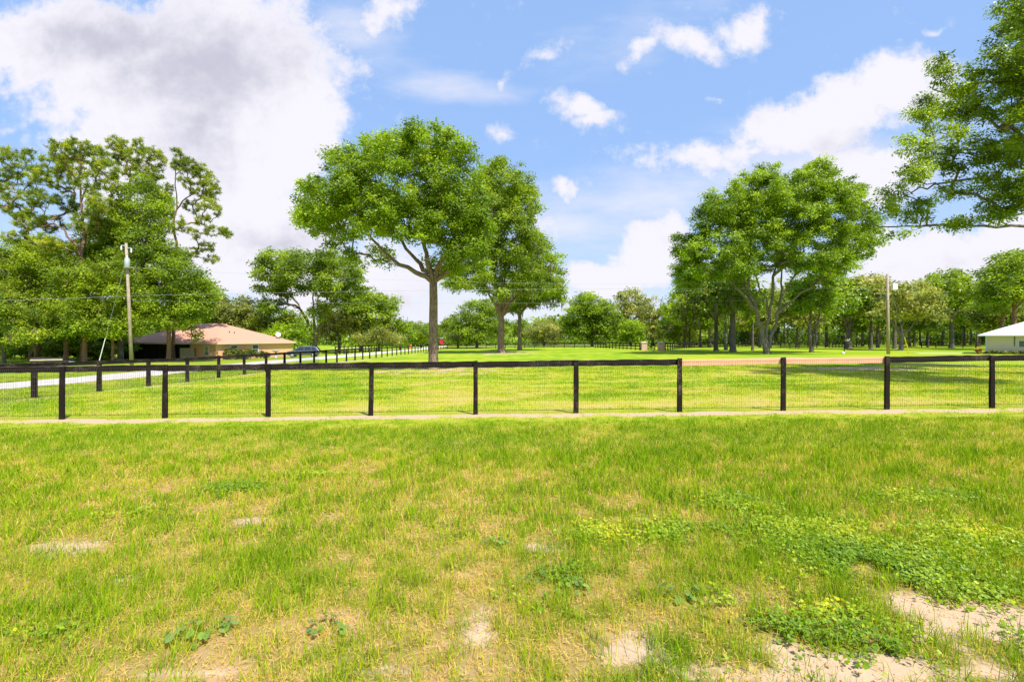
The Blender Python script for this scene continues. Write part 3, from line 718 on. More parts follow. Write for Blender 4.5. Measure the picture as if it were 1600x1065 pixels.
def crown_mesh(rng, blobs, rc, dens, per, lsize, kind='leaf', up=.8):
    """blobs: (x,y,z,rx,ry,rz). Returns clump centres and leaf arrays."""
    C, OUT, BT = [], [], []
    for b in blobs:
        c = np.array(b[:3]); rad = np.array(b[3:6]); area = 4 * np.pi * ((rad[0] * rad[1]) ** 1.6 / 3 + (rad[0] * rad[2]) ** 1.6 / 3 + (rad[1] * rad[2]) ** 1.6 / 3) ** (1 / 1.6)
        n = max(3, int(dens * area / (rc * rc * 3.14)))
        d = rng.normal(size=(n, 3)); d /= np.linalg.norm(d, axis=1, keepdims=True)
        q = rng.uniform(.35, 1.0, n) ** .6
        C.append(c + d * rad * q[:, None]); OUT.append(d); BT.append(np.full(n, rng.uniform(-.16, .16)))
    C = np.concatenate(C); OUT = np.concatenate(OUT); BT = np.concatenate(BT); n = len(C)
    crad = rc * rng.uniform(.6, 1.35, n)
    ct = np.clip(.45 + BT + rng.normal(0, .17, n), 0, 1)
    m = np.maximum(4, (per * (crad / rc) ** 2 * rng.uniform(.7, 1.3, n)).astype(int)); ix = np.repeat(np.arange(n), m); N = len(ix)
    if kind == 'needle':
        d = rng.normal(size=(N, 3)); d[:, 2] = d[:, 2] * .8 + .25; d /= np.linalg.norm(d, axis=1, keepdims=True)
        base = C[ix] + rng.normal(0, .22, (N, 3)) * crad[ix][:, None]; L = lsize * rng.uniform(.7, 1.25, N)
        cen = base + d * (L * .6)[:, None]; nr = np.cross(d, rng.normal(size=(N, 3)))
        V = leaf_quads(cen, nr, L, rng, .13, d)
    else:
        off = rng.normal(0, 1, (N, 3)); off *= (rng.uniform(.2, 1.12, N) / np.maximum(np.linalg.norm(off, axis=1), .01))[:, None]
        off = off * crad[ix][:, None] * np.array([1, 1, .64])
        cen = C[ix] + off + OUT[ix] * (.12 * rc)
        nr = rng.normal(0, .75, (N, 3)) + OUT[ix] * .45; nr[:, 2] += up
        tdir = off + rng.normal(0, .6, (N, 3)) * rc * .5; tdir[:, 2] -= .2 * rc
        V = leaf_quads(cen, nr, lsize * rng.uniform(.45, 1.4, N), rng, .5, tdir)
    return C, crad, V, np.clip(ct[ix] + rng.normal(0, .13, N), 0, 1)
def moss_mesh(rng, C, n, lmin, lmax, spread):
    pick = C[rng.integers(0, len(C), n)] + rng.normal(0, spread, (n, 3)); V, T = [], []
    for p in pick:
        L = rng.uniform(lmin, lmax); w = rng.uniform(.05, .14); t = rng.random()
        for k in range(5):
            a = rng.uniform(0, 3.14); q = p + rng.normal(0, .12, 3); dx, dy = math.cos(a) * w, math.sin(a) * w; l = L * rng.uniform(.4, 1)
            V += [(q[0] - dx * .5, q[1] - dy * .5, q[2]), (q[0] + dx * .5, q[1] + dy * .5, q[2] - .1), (q[0] + dx * .9, q[1] + dy * .9, q[2] - l * .55), (q[0] + rng.normal(0, .06), q[1], q[2] - l)]
            T.append(np.clip(t + rng.normal(0, .2), 0, 1))
    return np.array(V), np.array(T)

def px_blobs(rng, lst, D, depth=.55, both=True):
    s = D / F; cx = np.mean([b[0] for b in lst]); W = max(abs(b[0] - cx) + b[2] for b in lst) * s; out = []
    for b in lst:
        bx, by, rx, rz = b[:4]; e = min(1, abs(bx - cx) * s / W); mo = W * math.sqrt(max(.05, 1 - e * e)) * depth
        offs = ((b[4] * s,) if len(b) > 4 else ((-mo * rng.uniform(.5, 1), mo * rng.uniform(.5, 1)) if both else (rng.uniform(-mo, mo) * .6,)))
        for o in offs:
            k = 1 + o / D
            out.append((at(bx, D) * k, D + o, CZ + (zpx(by, D) - CZ) * k, rx * s, (rx + rz) / 2 * s, rz * s))
    return out
def tree(label, base, D, blobs, tw, fork, limbs=(), leaf='oak', bark='bark_grey', rc=.9, dens=1.1, per=70, ls=.14, kind='leaf', seed=0, name='oak_tree', cat='tree', group=None, both=True, moss=0, lean=0, fork_x=None, flare=1.5, depth=.55, tip=None, up=.8, limb_k=.62):
    rng = np.random.default_rng(seed + 100); s = D / F; x, y = at(base, D), D; z = float(gz(x, y))
    root = thing(name, label, cat, (x, y, z), group)
    if kind == 'needle': blobs = [(b[0], b[1], b[2] * .9, b[3] * 1.45) for b in blobs]
    B = px_blobs(rng, blobs, D, depth, both)
    C, cr, V, T = crown_mesh(rng, B, rc, dens, per, ls, kind, up)
    fx = at(fork_x if fork_x is not None else base, D); fz = zpx(fork, D); r = tw * s / 2
    trunk = []
    for q in (0, .06, .16, .34, .55, .78, 1.0):
        k = flare if q == 0 else (1 + (flare - 1) * .35 if q == .06 else 1)
        trunk.append((x + (fx - x) * q + rng.normal(0, .05 * r) * (0 < q < 1), y + rng.normal(0, .1 * r) * (0 < q < 1), z - .1 + (fz - z + .1) * q, r * k * (1 - .22 * q)))
    LB = []
    for lb in limbs:
        dy = rng.uniform(-.5, .5) * (abs(lb[-1][0] - base) * s * .6 + 1)
        LB.append([(at(p[0], D), D + dy * i / max(1, len(lb) - 1), zpx(p[1], D)) for i, p in enumerate(lb)])
    w = tree_wood(rng, trunk, LB, C, tip or max(.012, .0004 * D), 1, limb_k)
    w.build('trunk', M[bark], root, smooth=True)
    np_mesh('crown', V, np.full(len(T), 4), np.arange(len(T) * 4), M[leaf], root, tint=T)
    if moss:
        lo = C[C[:, 2] < np.percentile(C[:, 2], 55)]
        MV, MT = moss_mesh(rng, lo, moss, .8, 2.6, .5)
        np_mesh('hanging_moss', MV, np.full(len(MT), 4), np.arange(len(MT) * 4), M['moss'], root, tint=MT)['kind'] = 'stuff'
    return root

# the big oak in the paddock
tree('large round-crowned oak with a bare straight trunk, nearest tree in the paddock', 677, 35.2,
     [(510, 315, 42, 45), (500, 345, 36, 28), (540, 380, 28, 26, 20), (548, 262, 36, 36), (610, 232, 45, 30), (660, 222, 45, 26), (705, 245, 38, 32), (640, 290, 80, 48), (590, 330, 48, 42),
      (735, 310, 28, 52), (742, 360, 24, 42), (722, 398, 32, 24), (700, 330, 52, 50), (640, 350, 60, 32, -70), (560, 300, 40, 40), (600, 395, 26, 16, 30), (690, 405, 26, 20, 60), (475, 335, 18, 14, 0), (748, 395, 22, 30, 20), (705, 425, 24, 12, 50)],
     15.5, 440, [[(677, 440), (650, 426), (615, 406), (585, 376), (560, 345)], [(677, 440), (668, 410), (660, 370), (655, 320), (640, 270)], [(677, 440), (655, 410), (630, 385), (610, 350)],
               [(677, 440), (700, 425), (725, 405)], [(677, 440), (690, 410), (712, 375), (725, 330)], [(663, 390), (665, 340), (690, 290)]],
     leaf='oak_fresh', bark='bark_tan', rc=.6, dens=1.15, per=140, ls=.088, seed=1, flare=1.35, depth=.5)
tree('tall oak with dense lopsided crown right behind the large paddock oak', 783, 83,
     [(790, 290, 42, 40), (760, 330, 30, 45), (815, 320, 28, 36), (800, 375, 44, 44), (830, 400, 24, 40), (755, 395, 34, 36), (735, 432, 36, 18), (790, 440, 45, 22), (830, 440, 30, 20), (770, 270, 22, 20), (715, 440, 18, 14)],
     11, 494, [[(783, 494), (770, 470), (755, 440)], [(783, 494), (785, 460), (790, 410)], [(783, 494), (800, 470), (825, 445)], [(783, 494), (776, 455), (768, 400)], [(783, 494), (793, 465), (808, 410)]],
     leaf='oak', bark='bark_tan', rc=1.15, dens=1.1, per=125, ls=.172, seed=2, flare=1.8, moss=60)
tree('oak hung with brown moss behind the lopsided oak', 812, 101,
     [(845, 405, 32, 24), (860, 440, 24, 28), (835, 450, 34, 22), (820, 470, 30, 12), (865, 460, 18, 20), (840, 385, 18, 12), (800, 470, 30, 14)],
     7, 492, [[(812, 492), (800, 478)], [(812, 492), (830, 470)], [(812, 492), (816, 455)]], leaf='oak', bark='bark_tan', rc=1.3, dens=1.1, per=85, ls=.23, seed=3, moss=170)
tree('broad oak with three pale bare limbs beside the parked car', 492, 104,
     [(418, 420, 24, 20), (432, 405, 24, 16), (480, 412, 36, 18), (520, 405, 30, 15), (545, 420, 24, 18), (555, 440, 16, 16), (520, 440, 30, 24), (425, 445, 26, 14), (450, 450, 26, 14), (425, 478, 20, 12), (500, 445, 20, 16), (540, 470, 24, 16), (450, 425, 20, 18), (505, 485, 22, 12)],
     8, 530, [[(492, 530), (478, 500), (462, 474), (445, 458), (425, 440)], [(492, 530), (490, 495), (488, 465), (495, 425)], [(492, 530), (502, 505), (513, 480), (530, 455), (545, 435)], [(505, 498), (522, 490), (535, 478)]],
     leaf='oak', bark='bark_tan', rc=1.35, dens=1.1, per=90, ls=.24, seed=4, flare=1.5)
tree('wide multi-trunk oak rising from one base behind the unpainted boards', 1198, 66,
     [(1105, 400, 46, 36), (1075, 425, 24, 28), (1075, 385, 24, 18), (1130, 320, 32, 26), (1115, 345, 30, 22), (1180, 295, 40, 26), (1200, 275, 24, 16), (1265, 290, 40, 28), (1275, 268, 24, 14), (1240, 345, 52, 38), (1305, 330, 40, 38), (1325, 300, 24, 22), (1335, 380, 38, 28), (1350, 350, 22, 24),
      (1170, 378, 46, 34), (1255, 402, 46, 24), (1150, 418, 36, 18), (1300, 410, 36, 22), (1190, 335, 46, 40), (1230, 310, 40, 30), (1205, 405, 40, 18, 40)],
     12.5, 553, [[(1198, 553), (1189, 512), (1179, 475), (1166, 445), (1148, 412), (1130, 370)], [(1198, 553), (1197, 518), (1202, 480), (1206, 445), (1212, 400), (1214, 330)], [(1198, 553), (1208, 515), (1218, 478), (1230, 445), (1250, 405), (1270, 350)],
               [(1214, 492), (1236, 468), (1262, 446), (1290, 420)], [(1181, 482), (1158, 458), (1134, 432), (1112, 408)], [(1220, 470), (1222, 430), (1228, 370)], [(1199, 500), (1188, 455), (1178, 410)], [(1176, 468), (1172, 430), (1168, 380)]],
     leaf='oak_fresh', bark='bark_grey', rc=.85, dens=.95, per=175, ls=.128, limb_k=.5, seed=5, flare=1.25, depth=.5)
tree('big oak at the right edge reaching thin limbs into the sky', 1668, 26,
     [(1590, 55, 40, 40), (1548, 100, 26, 22), (1500, 125, 30, 20), (1470, 95, 16, 14), (1445, 165, 24, 22), (1435, 195, 16, 12), (1500, 170, 34, 22), (1560, 150, 40, 32), (1605, 140, 40, 50), (1480, 205, 22, 12), (1560, 215, 34, 18), (1420, 225, 24, 10), (1455, 240, 32, 14), (1510, 245, 40, 18), (1570, 260, 40, 26),
      (1435, 275, 26, 12), (1400, 300, 22, 16), (1385, 320, 20, 14), (1420, 335, 26, 14), (1450, 318, 22, 10), (1405, 360, 14, 8), (1480, 300, 18, 8), (1540, 300, 26, 12), (1590, 310, 34, 24), (1550, 335, 24, 8), (1490, 345, 22, 7), (1600, 220, 30, 40), (1650, 100, 60, 80), (1690, 220, 60, 90), (1640, 0, 60, 50), (1740, 80, 60, 100), (1740, 230, 70, 70), (1650, 290, 50, 40), (1760, 150, 90, 90, -220), (1720, 60, 90, 80, -160), (1800, 100, 90, 110, 60), (1740, 260, 80, 50, -260)],
     30, 330, [[(1668, 330), (1620, 350), (1570, 345), (1520, 340), (1470, 338), (1420, 330)], [(1668, 330), (1630, 290), (1570, 282), (1500, 285), (1440, 295), (1400, 310)], [(1668, 330), (1640, 240), (1600, 190), (1550, 150), (1490, 120)], [(1668, 330), (1650, 200), (1610, 100), (1590, 50)], [(1605, 195), (1550, 205), (1490, 178), (1445, 175)], [(1668, 330), (1700, 230), (1730, 120)], [(1630, 290), (1560, 250), (1500, 245), (1450, 238)]],
     leaf='oak', bark='bark_grey', rc=.45, dens=1.5, per=130, ls=.063, seed=6, both=False, depth=.7, tip=.011, limb_k=.16)

# left group: pines over oaks
PK = dict(leaf='pine', bark='bark_pine', kind='needle', name='pine_tree', cat='pine tree', both=False, depth=.6)
tree('tall pine at the left edge with a thin open crown', 48, 68,
     [(18, 250, 18, 12), (42, 243, 14, 9), (10, 275, 16, 12), (45, 275, 18, 14), (20, 300, 18, 10), (5, 320, 16, 10), (48, 310, 16, 10), (30, 330, 18, 10), (8, 240, 12, 8), (60, 265, 10, 10), (-10, 290, 14, 12), (55, 345, 14, 8)],
     5, 400, [[(48, 400), (46, 330), (42, 245)]], rc=.44, dens=.95, per=36, ls=.24, seed=10, **PK)
tree('tallest broad pine with a full flat-topped crown and reddish trunk', 130, 63,
     [(100, 235, 26, 12), (125, 230, 24, 10), (150, 245, 26, 12), (85, 258, 24, 12), (120, 258, 34, 14), (165, 262, 20, 12), (60, 275, 16, 10), (100, 285, 28, 12), (140, 285, 24, 12), (175, 290, 16, 12), (65, 310, 26, 10), (105, 318, 22, 10), (155, 318, 24, 12), (185, 325, 16, 10), (45, 345, 28, 12), (80, 350, 26, 10), (130, 345, 26, 12), (160, 355, 24, 10), (30, 372, 26, 10), (70, 380, 28, 10), (115, 385, 24, 10)],
     8, 420, [[(129, 420), (125, 350), (122, 290), (124, 235)], [(127, 390), (105, 360), (85, 345)], [(124, 300), (110, 265), (98, 242)], [(124, 320), (145, 280), (155, 250)]], rc=.46, dens=1.05, per=40, ls=.24, seed=11, fork_x=129, **PK)
tree('slender pine with sparse upper crown leaning left behind the utility pole', 206, 72,
     [(178, 225, 14, 9), (195, 230, 14, 10), (220, 228, 14, 8), (210, 245, 18, 9), (240, 240, 12, 8), (250, 250, 10, 10), (190, 250, 12, 8), (225, 262, 20, 10), (245, 272, 14, 8), (205, 270, 14, 8), (230, 285, 16, 8), (185, 240, 10, 8)],
     5, 360, [[(205, 360), (204, 280), (200, 250), (186, 228)], [(204, 280), (220, 255), (238, 242)]], rc=.42, dens=1.0, per=36, ls=.24, seed=12, fork_x=205, **PK)
tree('pine with open dark tufted crown standing right of the other pines', 271, 72,
     [(276, 245, 10, 10), (285, 258, 16, 10), (300, 262, 16, 10), (315, 272, 16, 12), (330, 285, 12, 12), (335, 300, 10, 10), (312, 298, 18, 10), (290, 285, 12, 8), (325, 318, 18, 8), (300, 322, 14, 8), (340, 330, 10, 8), (318, 345, 16, 7), (335, 362, 20, 7), (355, 366, 10, 7), (300, 365, 14, 7), (322, 385, 16, 7), (300, 395, 14, 7), (330, 405, 14, 6), (285, 350, 10, 8), (262, 330, 12, 12), (260, 300, 10, 10)],
     5, 400, [[(272, 400), (274, 340), (277, 290), (279, 243)], [(275, 330), (295, 310), (325, 290)]], rc=.42, dens=.95, per=36, ls=.24, seed=13, fork_x=272, **PK)
LT = dict(rc=1.0, per=125, ls=.138, dens=1.25)
tree('low grey-green oak with a crooked dark trunk at the left edge', 6, 58, [(-10, 470, 40, 30), (25, 490, 34, 24), (10, 520, 34, 18), (-40, 500, 40, 40), (40, 525, 20, 12)], 6, 530, [[(6, 530), (14, 515), (28, 520)]], leaf='oak_dark', seed=20, moss=25, **LT)
tree('yellow-green oak filling the left edge below the thin pine', 58, 66, [(30, 405, 46, 22), (70, 410, 36, 22), (20, 440, 44, 26), (70, 445, 44, 26), (95, 430, 26, 24), (40, 475, 44, 22), (-20, 420, 36, 40), (85, 480, 26, 20)], 8, 500, leaf='oak_yellow', bark='bark_pine', seed=21, **LT)
tree('bright yellow-green oak below the broad pine, left of the utility pole', 103, 61, [(110, 440, 36, 24), (140, 430, 32, 24), (160, 460, 32, 24), (110, 475, 38, 22), (140, 495, 36, 18), (175, 490, 24, 18), (85, 500, 26, 14), (180, 430, 24, 22)], 7, 520, leaf='oak_yellow', bark='bark_pine', seed=22, **LT)
tree('tall dark oak with twin grey trunks directly behind the utility pole', 188, 66, [(215, 310, 28, 26), (195, 345, 32, 28), (240, 345, 26, 30), (215, 385, 38, 30), (250, 320, 16, 22), (180, 400, 28, 24), (245, 400, 34, 26), (205, 440, 40, 24), (250, 440, 30, 22), (200, 480, 34, 18), (165, 380, 18, 16), (225, 290, 18, 14)], 9, 525,
     [[(188, 525), (195, 470), (205, 400), (215, 330)], [(188, 525), (180, 480), (185, 420)], [(188, 525), (215, 490), (240, 440)]], leaf='oak', bark='bark_grey', seed=23, **LT)
tree('spreading oak whose low boughs hang over the peach house roof', 264, 63, [(240, 440, 30, 22), (280, 430, 30, 24), (310, 455, 26, 24), (250, 475, 38, 22), (290, 475, 36, 22), (318, 485, 16, 14), (240, 488, 24, 12), (268, 496, 28, 10), (292, 505, 16, 11), (302, 524, 9, 9, 0), (325, 460, 14, 18), (270, 405, 24, 16)], 7, 516, [[(264, 516), (280, 495), (300, 480)], [(264, 516), (245, 495), (235, 480)], [(264, 516), (266, 470)]], leaf='oak', bark='bark_pine', seed=24, **LT)
tree('dark oak with a reddish trunk between the yellow oaks and utility pole', 132, 59, [(130, 505, 30, 16), (150, 512, 26, 12), (115, 520, 24, 12), (165, 515, 20, 12)], 8, 530, leaf='oak', bark='bark_pine', seed=25, **LT)
tree('tall leafy oak filling the gap between the broad pine and utility pole', 150, 70, [(165, 340, 26, 22), (150, 370, 28, 20), (170, 400, 30, 22), (130, 400, 26, 18), (185, 360, 22, 24), (60, 385, 26, 16), (95, 395, 26, 18)], 6, 470, leaf='oak_fresh', bark='bark_dark', seed=27, **LT)
tree('slim oak with grey trunk close left of the utility pole', 176, 60, [(170, 500, 20, 16), (190, 505, 20, 14), (205, 515, 16, 10)], 5, 535, leaf='oak_yellow', bark='bark_pine', seed=26, **LT)
MT = dict(rc=1.5, per=75, ls=.27, dens=1.15)
tree('pale green oak behind the house roof ridge', 372, 112, [(365, 478, 24, 18), (390, 490, 24, 20), (345, 490, 22, 20), (375, 510, 34, 18), (410, 505, 18, 18), (330, 475, 18, 20)], 7, 520, leaf='pale', seed=30, **MT)
tree('dark round tree between the house and the three-limbed oak', 425, 112, [(425, 500, 26, 18), (405, 520, 22, 14), (450, 510, 22, 18), (435, 525, 26, 12)], 6, 530, leaf='oak_dark', seed=31, **MT)
tree('bright green bush behind the right end of the house roof', 445, 97, [(435, 520, 20, 14), (460, 528, 20, 12), (415, 528, 16, 10), (470, 515, 14, 10)], 4, 540, leaf='oak_fresh', seed=32, name='bush', cat='bush', **MT)
tree('tall mid-green tree right of the three-limbed oak', 565, 118, [(560, 470, 24, 20), (585, 465, 22, 16), (605, 480, 18, 16), (575, 495, 34, 20), (600, 505, 26, 16), (545, 495, 20, 20), (618, 515, 16, 16)], 6, 525, leaf='oak', seed=33, moss=40, **MT)
tree('grey mossy tree with a leaning trunk beyond the parked car', 530, 112, [(530, 500, 22, 16), (548, 510, 18, 14), (515, 515, 18, 14)], 5, 525, leaf='pale', seed=34, moss=60, **MT)
tree('low pale-green spreading tree by the driveway bend', 592, 108, [(585, 524, 22, 9), (605, 522, 20, 9), (570, 528, 16, 8), (622, 528, 14, 8)], 4, 538, [[(592, 538), (580, 528)], [(592, 538), (608, 526)]], leaf='pale', seed=35, name='small_tree', **MT)
tree('small light tree just left of the thin far pole', 625, 120, [(622, 520, 14, 12), (635, 526, 10, 9), (612, 528, 10, 8)], 3, 538, leaf='oak_fresh', seed=36, name='small_tree', **MT)
tree('rounded dark tree left of the big oak trunk in the distance', 658, 150, [(655, 517, 16, 12), (642, 524, 12, 10), (668, 522, 13, 12), (655, 528, 18, 8)], 4, 536, leaf='oak', seed=37, **MT)
tree('large leafy tree between the big oak trunk and the tall oak', 745, 140, [(740, 487, 24, 18), (722, 505, 20, 18), (760, 500, 22, 18), (740, 520, 32, 14), (765, 480, 18, 16), (710, 520, 16, 14), (775, 515, 16, 14)], 5, 530, leaf='oak', seed=38, moss=40, **MT)
tree('small dark tree right of the red road sign', 716, 150, [(716, 520, 14, 10), (708, 526, 10, 8), (724, 526, 10, 8)], 3, 536, leaf='oak_dark', seed=39, name='small_tree', **MT)
tree('olive scrubby tree behind the mossy oak trunk', 850, 160, [(850, 512, 18, 12), (835, 520, 16, 10), (868, 520, 16, 10), (850, 524, 22, 8)], 4, 535, leaf='pale', seed=40, moss=30, **MT)
tree('large dome-shaped oak standing alone in the far centre', 925, 146, [(925, 472, 30, 16), (905, 488, 24, 18), (945, 488, 24, 20), (925, 500, 42, 20), (895, 505, 16, 16), (957, 505, 16, 18), (925, 518, 40, 12)], 5, 530, leaf='oak', seed=41, rc=1.7, per=56, ls=.36, dens=1.15)
tree('taller pale oak behind the dome-shaped oak', 985, 172, [(985, 463, 20, 10), (972, 475, 16, 12), (1000, 472, 14, 12), (990, 490, 24, 16)], 5, 510, leaf='pale', seed=42, rc=2.0, per=46, ls=.42, dens=1.0)
tree('small bright round tree left of the gate pillars', 986, 150, [(986, 508, 16, 10), (974, 518, 14, 10), (998, 518, 14, 10), (986, 524, 20, 8)], 3, 536, leaf='oak_fresh', seed=43, name='small_tree', rc=1.4, per=60, ls=.32, dens=1.1)
tree('grey-green tree directly behind the gate', 1020, 165, [(1020, 482, 20, 18), (1035, 500, 16, 18), (1010, 505, 18, 16), (1022, 518, 22, 10)], 5, 528, leaf='pale', seed=44, moss=40, rc=1.8, per=50, ls=.38, dens=1.0)
tree('dark tree right of the gate with brown moss', 1062, 155, [(1055, 495, 22, 16), (1075, 505, 20, 16), (1045, 512, 18, 14), (1065, 522, 28, 10), (1090, 515, 16, 14)], 5, 530, leaf='oak_dark', seed=45, moss=70, rc=1.7, per=54, ls=.36, dens=1.1)
tree('dark-trunked oak draped in moss left of the multi-trunk oak', 1119, 88, [(1080, 455, 28, 18), (1105, 440, 28, 20), (1068, 478, 24, 14), (1125, 460, 28, 20), (1095, 485, 30, 12), (1140, 445, 22, 18), (1060, 500, 14, 10)], 7, 500, [[(1119, 500), (1108, 470)], [(1119, 500), (1125, 465)]], leaf='oak', bark='bark_dark', seed=46, moss=150, rc=1.35, per=56, ls=.29, dens=1.05)
tree('straight grey-trunked oak close left of the multi-trunk oak', 1145, 82, [(1145, 450, 28, 20), (1165, 470, 24, 16), (1130, 475, 20, 14), (1175, 455, 20, 18), (1150, 430, 20, 14)], 9, 478, leaf='oak', bark='bark_grey', seed=47, moss=70, rc=1.3, per=54, ls=.28, dens=1.0)
tree('thin grey-trunked tree between the mossy oak and straight oak', 1134, 98, [(1130, 490, 18, 10), (1145, 480, 16, 12)], 5, 500, leaf='oak_dark', bark='bark_grey', seed=48, moss=30, **MT)
tree('slim straight tree behind the multi-trunk base on its left', 1176, 92, [(1172, 490, 16, 12), (1185, 475, 16, 14)], 4, 505, leaf='oak', bark='bark_dark', seed=49, **MT)
tree('bright oak with several grey trunks left of the bird ornament', 1268, 78, [(1250, 450, 26, 16), (1280, 440, 30, 18), (1305, 455, 26, 16), (1270, 470, 36, 14), (1320, 475, 18, 12), (1240, 475, 20, 14), (1290, 425, 22, 14), (1305, 485, 16, 8)], 8, 545, [[(1268, 545), (1264, 510), (1268, 480)], [(1268, 545), (1274, 510), (1290, 470)], [(1268, 545), (1281, 500), (1282, 450)], [(1265, 515), (1250, 490), (1243, 470)]],
     leaf='oak_fresh', bark='bark_grey', seed=50, rc=1.2, per=60, ls=.26, dens=1.05, flare=1.2)
tree('vase-shaped dark-trunked oak behind the bird ornament', 1326, 104, [(1320, 450, 26, 16), (1345, 455, 24, 16), (1300, 475, 22, 12), (1335, 475, 30, 14), (1360, 478, 18, 12)], 9, 515, [[(1326, 515), (1314, 495), (1306, 480)], [(1326, 515), (1328, 480)], [(1326, 515), (1338, 490)]], leaf='oak', bark='bark_dark', seed=51, **MT)
tree('olive oak with a single slim trunk left of the right utility pole', 1361, 104, [(1355, 440, 24, 16), (1375, 450, 20, 16), (1360, 465, 28, 16), (1380, 478, 20, 14), (1345, 480, 20, 12)], 5, 500, leaf='pale', bark='bark_dark', seed=52, **MT)
tree('light round oak with low fork right of the right utility pole', 1408, 92, [(1425, 455, 28, 14), (1400, 470, 28, 16), (1450, 470, 24, 14), (1425, 480, 36, 14), (1465, 488, 14, 10), (1385, 485, 18, 12)], 7, 525, [[(1408, 525), (1398, 508), (1390, 490)], [(1408, 525), (1420, 510), (1435, 490)], [(1408, 525), (1410, 490)]], leaf='pale', bark='bark_grey', seed=53, rc=1.3, per=58, ls=.28, dens=1.1)
tree('dark-trunked tree just behind the right utility pole', 1398, 110, [(1390, 485, 18, 12), (1405, 475, 18, 12)], 6, 505, leaf='oak', bark='bark_dark', seed=54, **MT)
tree('wide flat-crowned oak with thick dark trunk left of the white building', 1487, 122, [(1470, 440, 24, 12), (1500, 445, 28, 14), (1525, 455, 22, 12), (1480, 460, 34, 12), (1510, 470, 28, 10), (1450, 458, 18, 10), (1485, 430, 20, 8)], 7, 500, [[(1487, 500), (1478, 475), (1465, 455)], [(1487, 500), (1500, 475), (1520, 460)]], leaf='oak', bark='bark_dark', seed=55, **MT)
tree('tall bright oak behind the white building roof', 1585, 96, [(1575, 410, 30, 16), (1600, 415, 30, 20), (1560, 432, 26, 16), (1590, 445, 36, 18), (1555, 460, 22, 16), (1620, 450, 30, 30), (1545, 445, 16, 12)], 8, 490, leaf='oak', bark='bark_pine', seed=56, **MT)
tree('red-trunked oak rising close behind the white roof slope', 1566, 108, [(1560, 470, 18, 12), (1540, 478, 18, 12), (1580, 478, 20, 12)], 6, 500, leaf='oak_dark', bark='bark_pine', seed=57, **MT)

# ------------------------------------------------------------------ repeated wood trees: a few kinds, copied
def variant(kind, seed):
    rng = np.random.default_rng(seed)
    if kind == 'pine':
        B = [(rng.normal(0, 1.3), rng.normal(0, 1.3), 10 + i * 1.05, 1.9 - .1 * i, 1.9 - .1 * i, .7) for i in range(8)]; C, cr, V, T = crown_mesh(rng, B, .9, .8, 26, .42, 'needle')
        trunk = [(0, 0, -.2, .24), (0.1, 0, 4, .2), (0, .1, 9, .16), (.1, 0, 15, .1)]; lm, bm = 'pine', 'bark_dark'
    else:
        B = []
        for i in range(9):
            a = i * 2.4; q = 2.9 * math.sqrt(i / 9); B.append((math.cos(a) * q, math.sin(a) * q, 8.6 - .33 * q * q * .6 + rng.normal(0, .7), rng.uniform(1.7, 2.5), rng.uniform(1.7, 2.5), rng.uniform(1.1, 1.7)))
        for i in range(6):
            a = i * 1.05 + .4; q = rng.uniform(1.6, 3.0); B.append((math.cos(a) * q, math.sin(a) * q, rng.uniform(4.3, 6.0), rng.uniform(1.2, 1.8), rng.uniform(1.2, 1.8), rng.uniform(.7, 1.1)))
        C, cr, V, T = crown_mesh(rng, B, 1.25, 1.0, 44, .30, 'leaf')
        trunk = [(0, 0, -.2, .34), (0.05, 0, 1, .24), (.1, .1, 2.6, .22), (0, 0, 4.4, .19)]; lm, bm = kind, 'bark_dark'
    return (tree_wood(rng, trunk, [], C, .03), V, T, lm, bm)
VAR = {k: variant(k, s) for k, s in (('oak', 1), ('oak_dark', 2), ('pale', 3), ('pine', 4), ('oak_fresh', 5))}
def make_variant(k, label, group, name, cat):
    w, V, T, lm, bm = VAR[k]; root = thing(name, label, cat, (0, 0, 0), group)
    w.build('trunk', M[bm], root, smooth=True); np_mesh('crown', V, np.full(len(T), 4), np.arange(len(T) * 4), M[lm], root, tint=T); return root
def copy_thing(src):
    c = src.copy(); COL.objects.link(c)
    for ch in src.children:
        d = ch.copy(); COL.objects.link(d); d.parent = c
    return c
def scatter(k, label, group, spots, name='oak_tree', cat='tree'):
    src = None
    for i, (px, D, hpx) in enumerate(spots):
        if src is None: src = o = make_variant(k, label, group, name, cat)
        else: o = copy_thing(src)
        x = at(px, D); z = float(gz(x, D)); h0 = 17.5 if k == 'pine' else 11.5; h = (zpx(hpx, D) - z)
        s = h / h0; o.location = (x, D, z); o.rotation_euler = (0, 0, (px * .37 + i) % 6.28); o.scale = (s * (1.0 + .1 * math.sin(px)), s, s)
rw = random.Random(77)
WG = 'trees of the wood on the right'
scatter('oak', 'mid-green oak standing in the shady wood on the right', WG, [(1060 + i * 40 + rw.uniform(-14, 14), rw.uniform(125, 175), rw.uniform(440, 470)) for i in range(16)])
scatter('oak_dark', 'dark-leaved oak standing in the shady wood on the right', WG, [(1080 + i * 47 + rw.uniform(-16, 16), rw.uniform(130, 190), rw.uniform(445, 480)) for i in range(13)])
scatter('pale', 'pale olive tree standing in the shady wood on the right', WG, [(1110 + i * 62 + rw.uniform(-20, 20), rw.uniform(120, 170), rw.uniform(445, 480)) for i in range(9)])
scatter('pine', 'tall thin-trunked pine standing in the shady wood on the right', WG, [(1090 + i * 34 + rw.uniform(-14, 14), rw.uniform(140, 200), rw.uniform(424, 455)) for i in range(16)], 'pine_tree', 'pine tree')
LG = 'trees of the far wood behind the house and driveway'
scatter('oak', 'mid-green oak in the wood far left behind house and pines', LG, [(-60 + i * 42 + rw.uniform(-14, 14), rw.uniform(110, 150), rw.uniform(462, 490)) for i in range(13)])
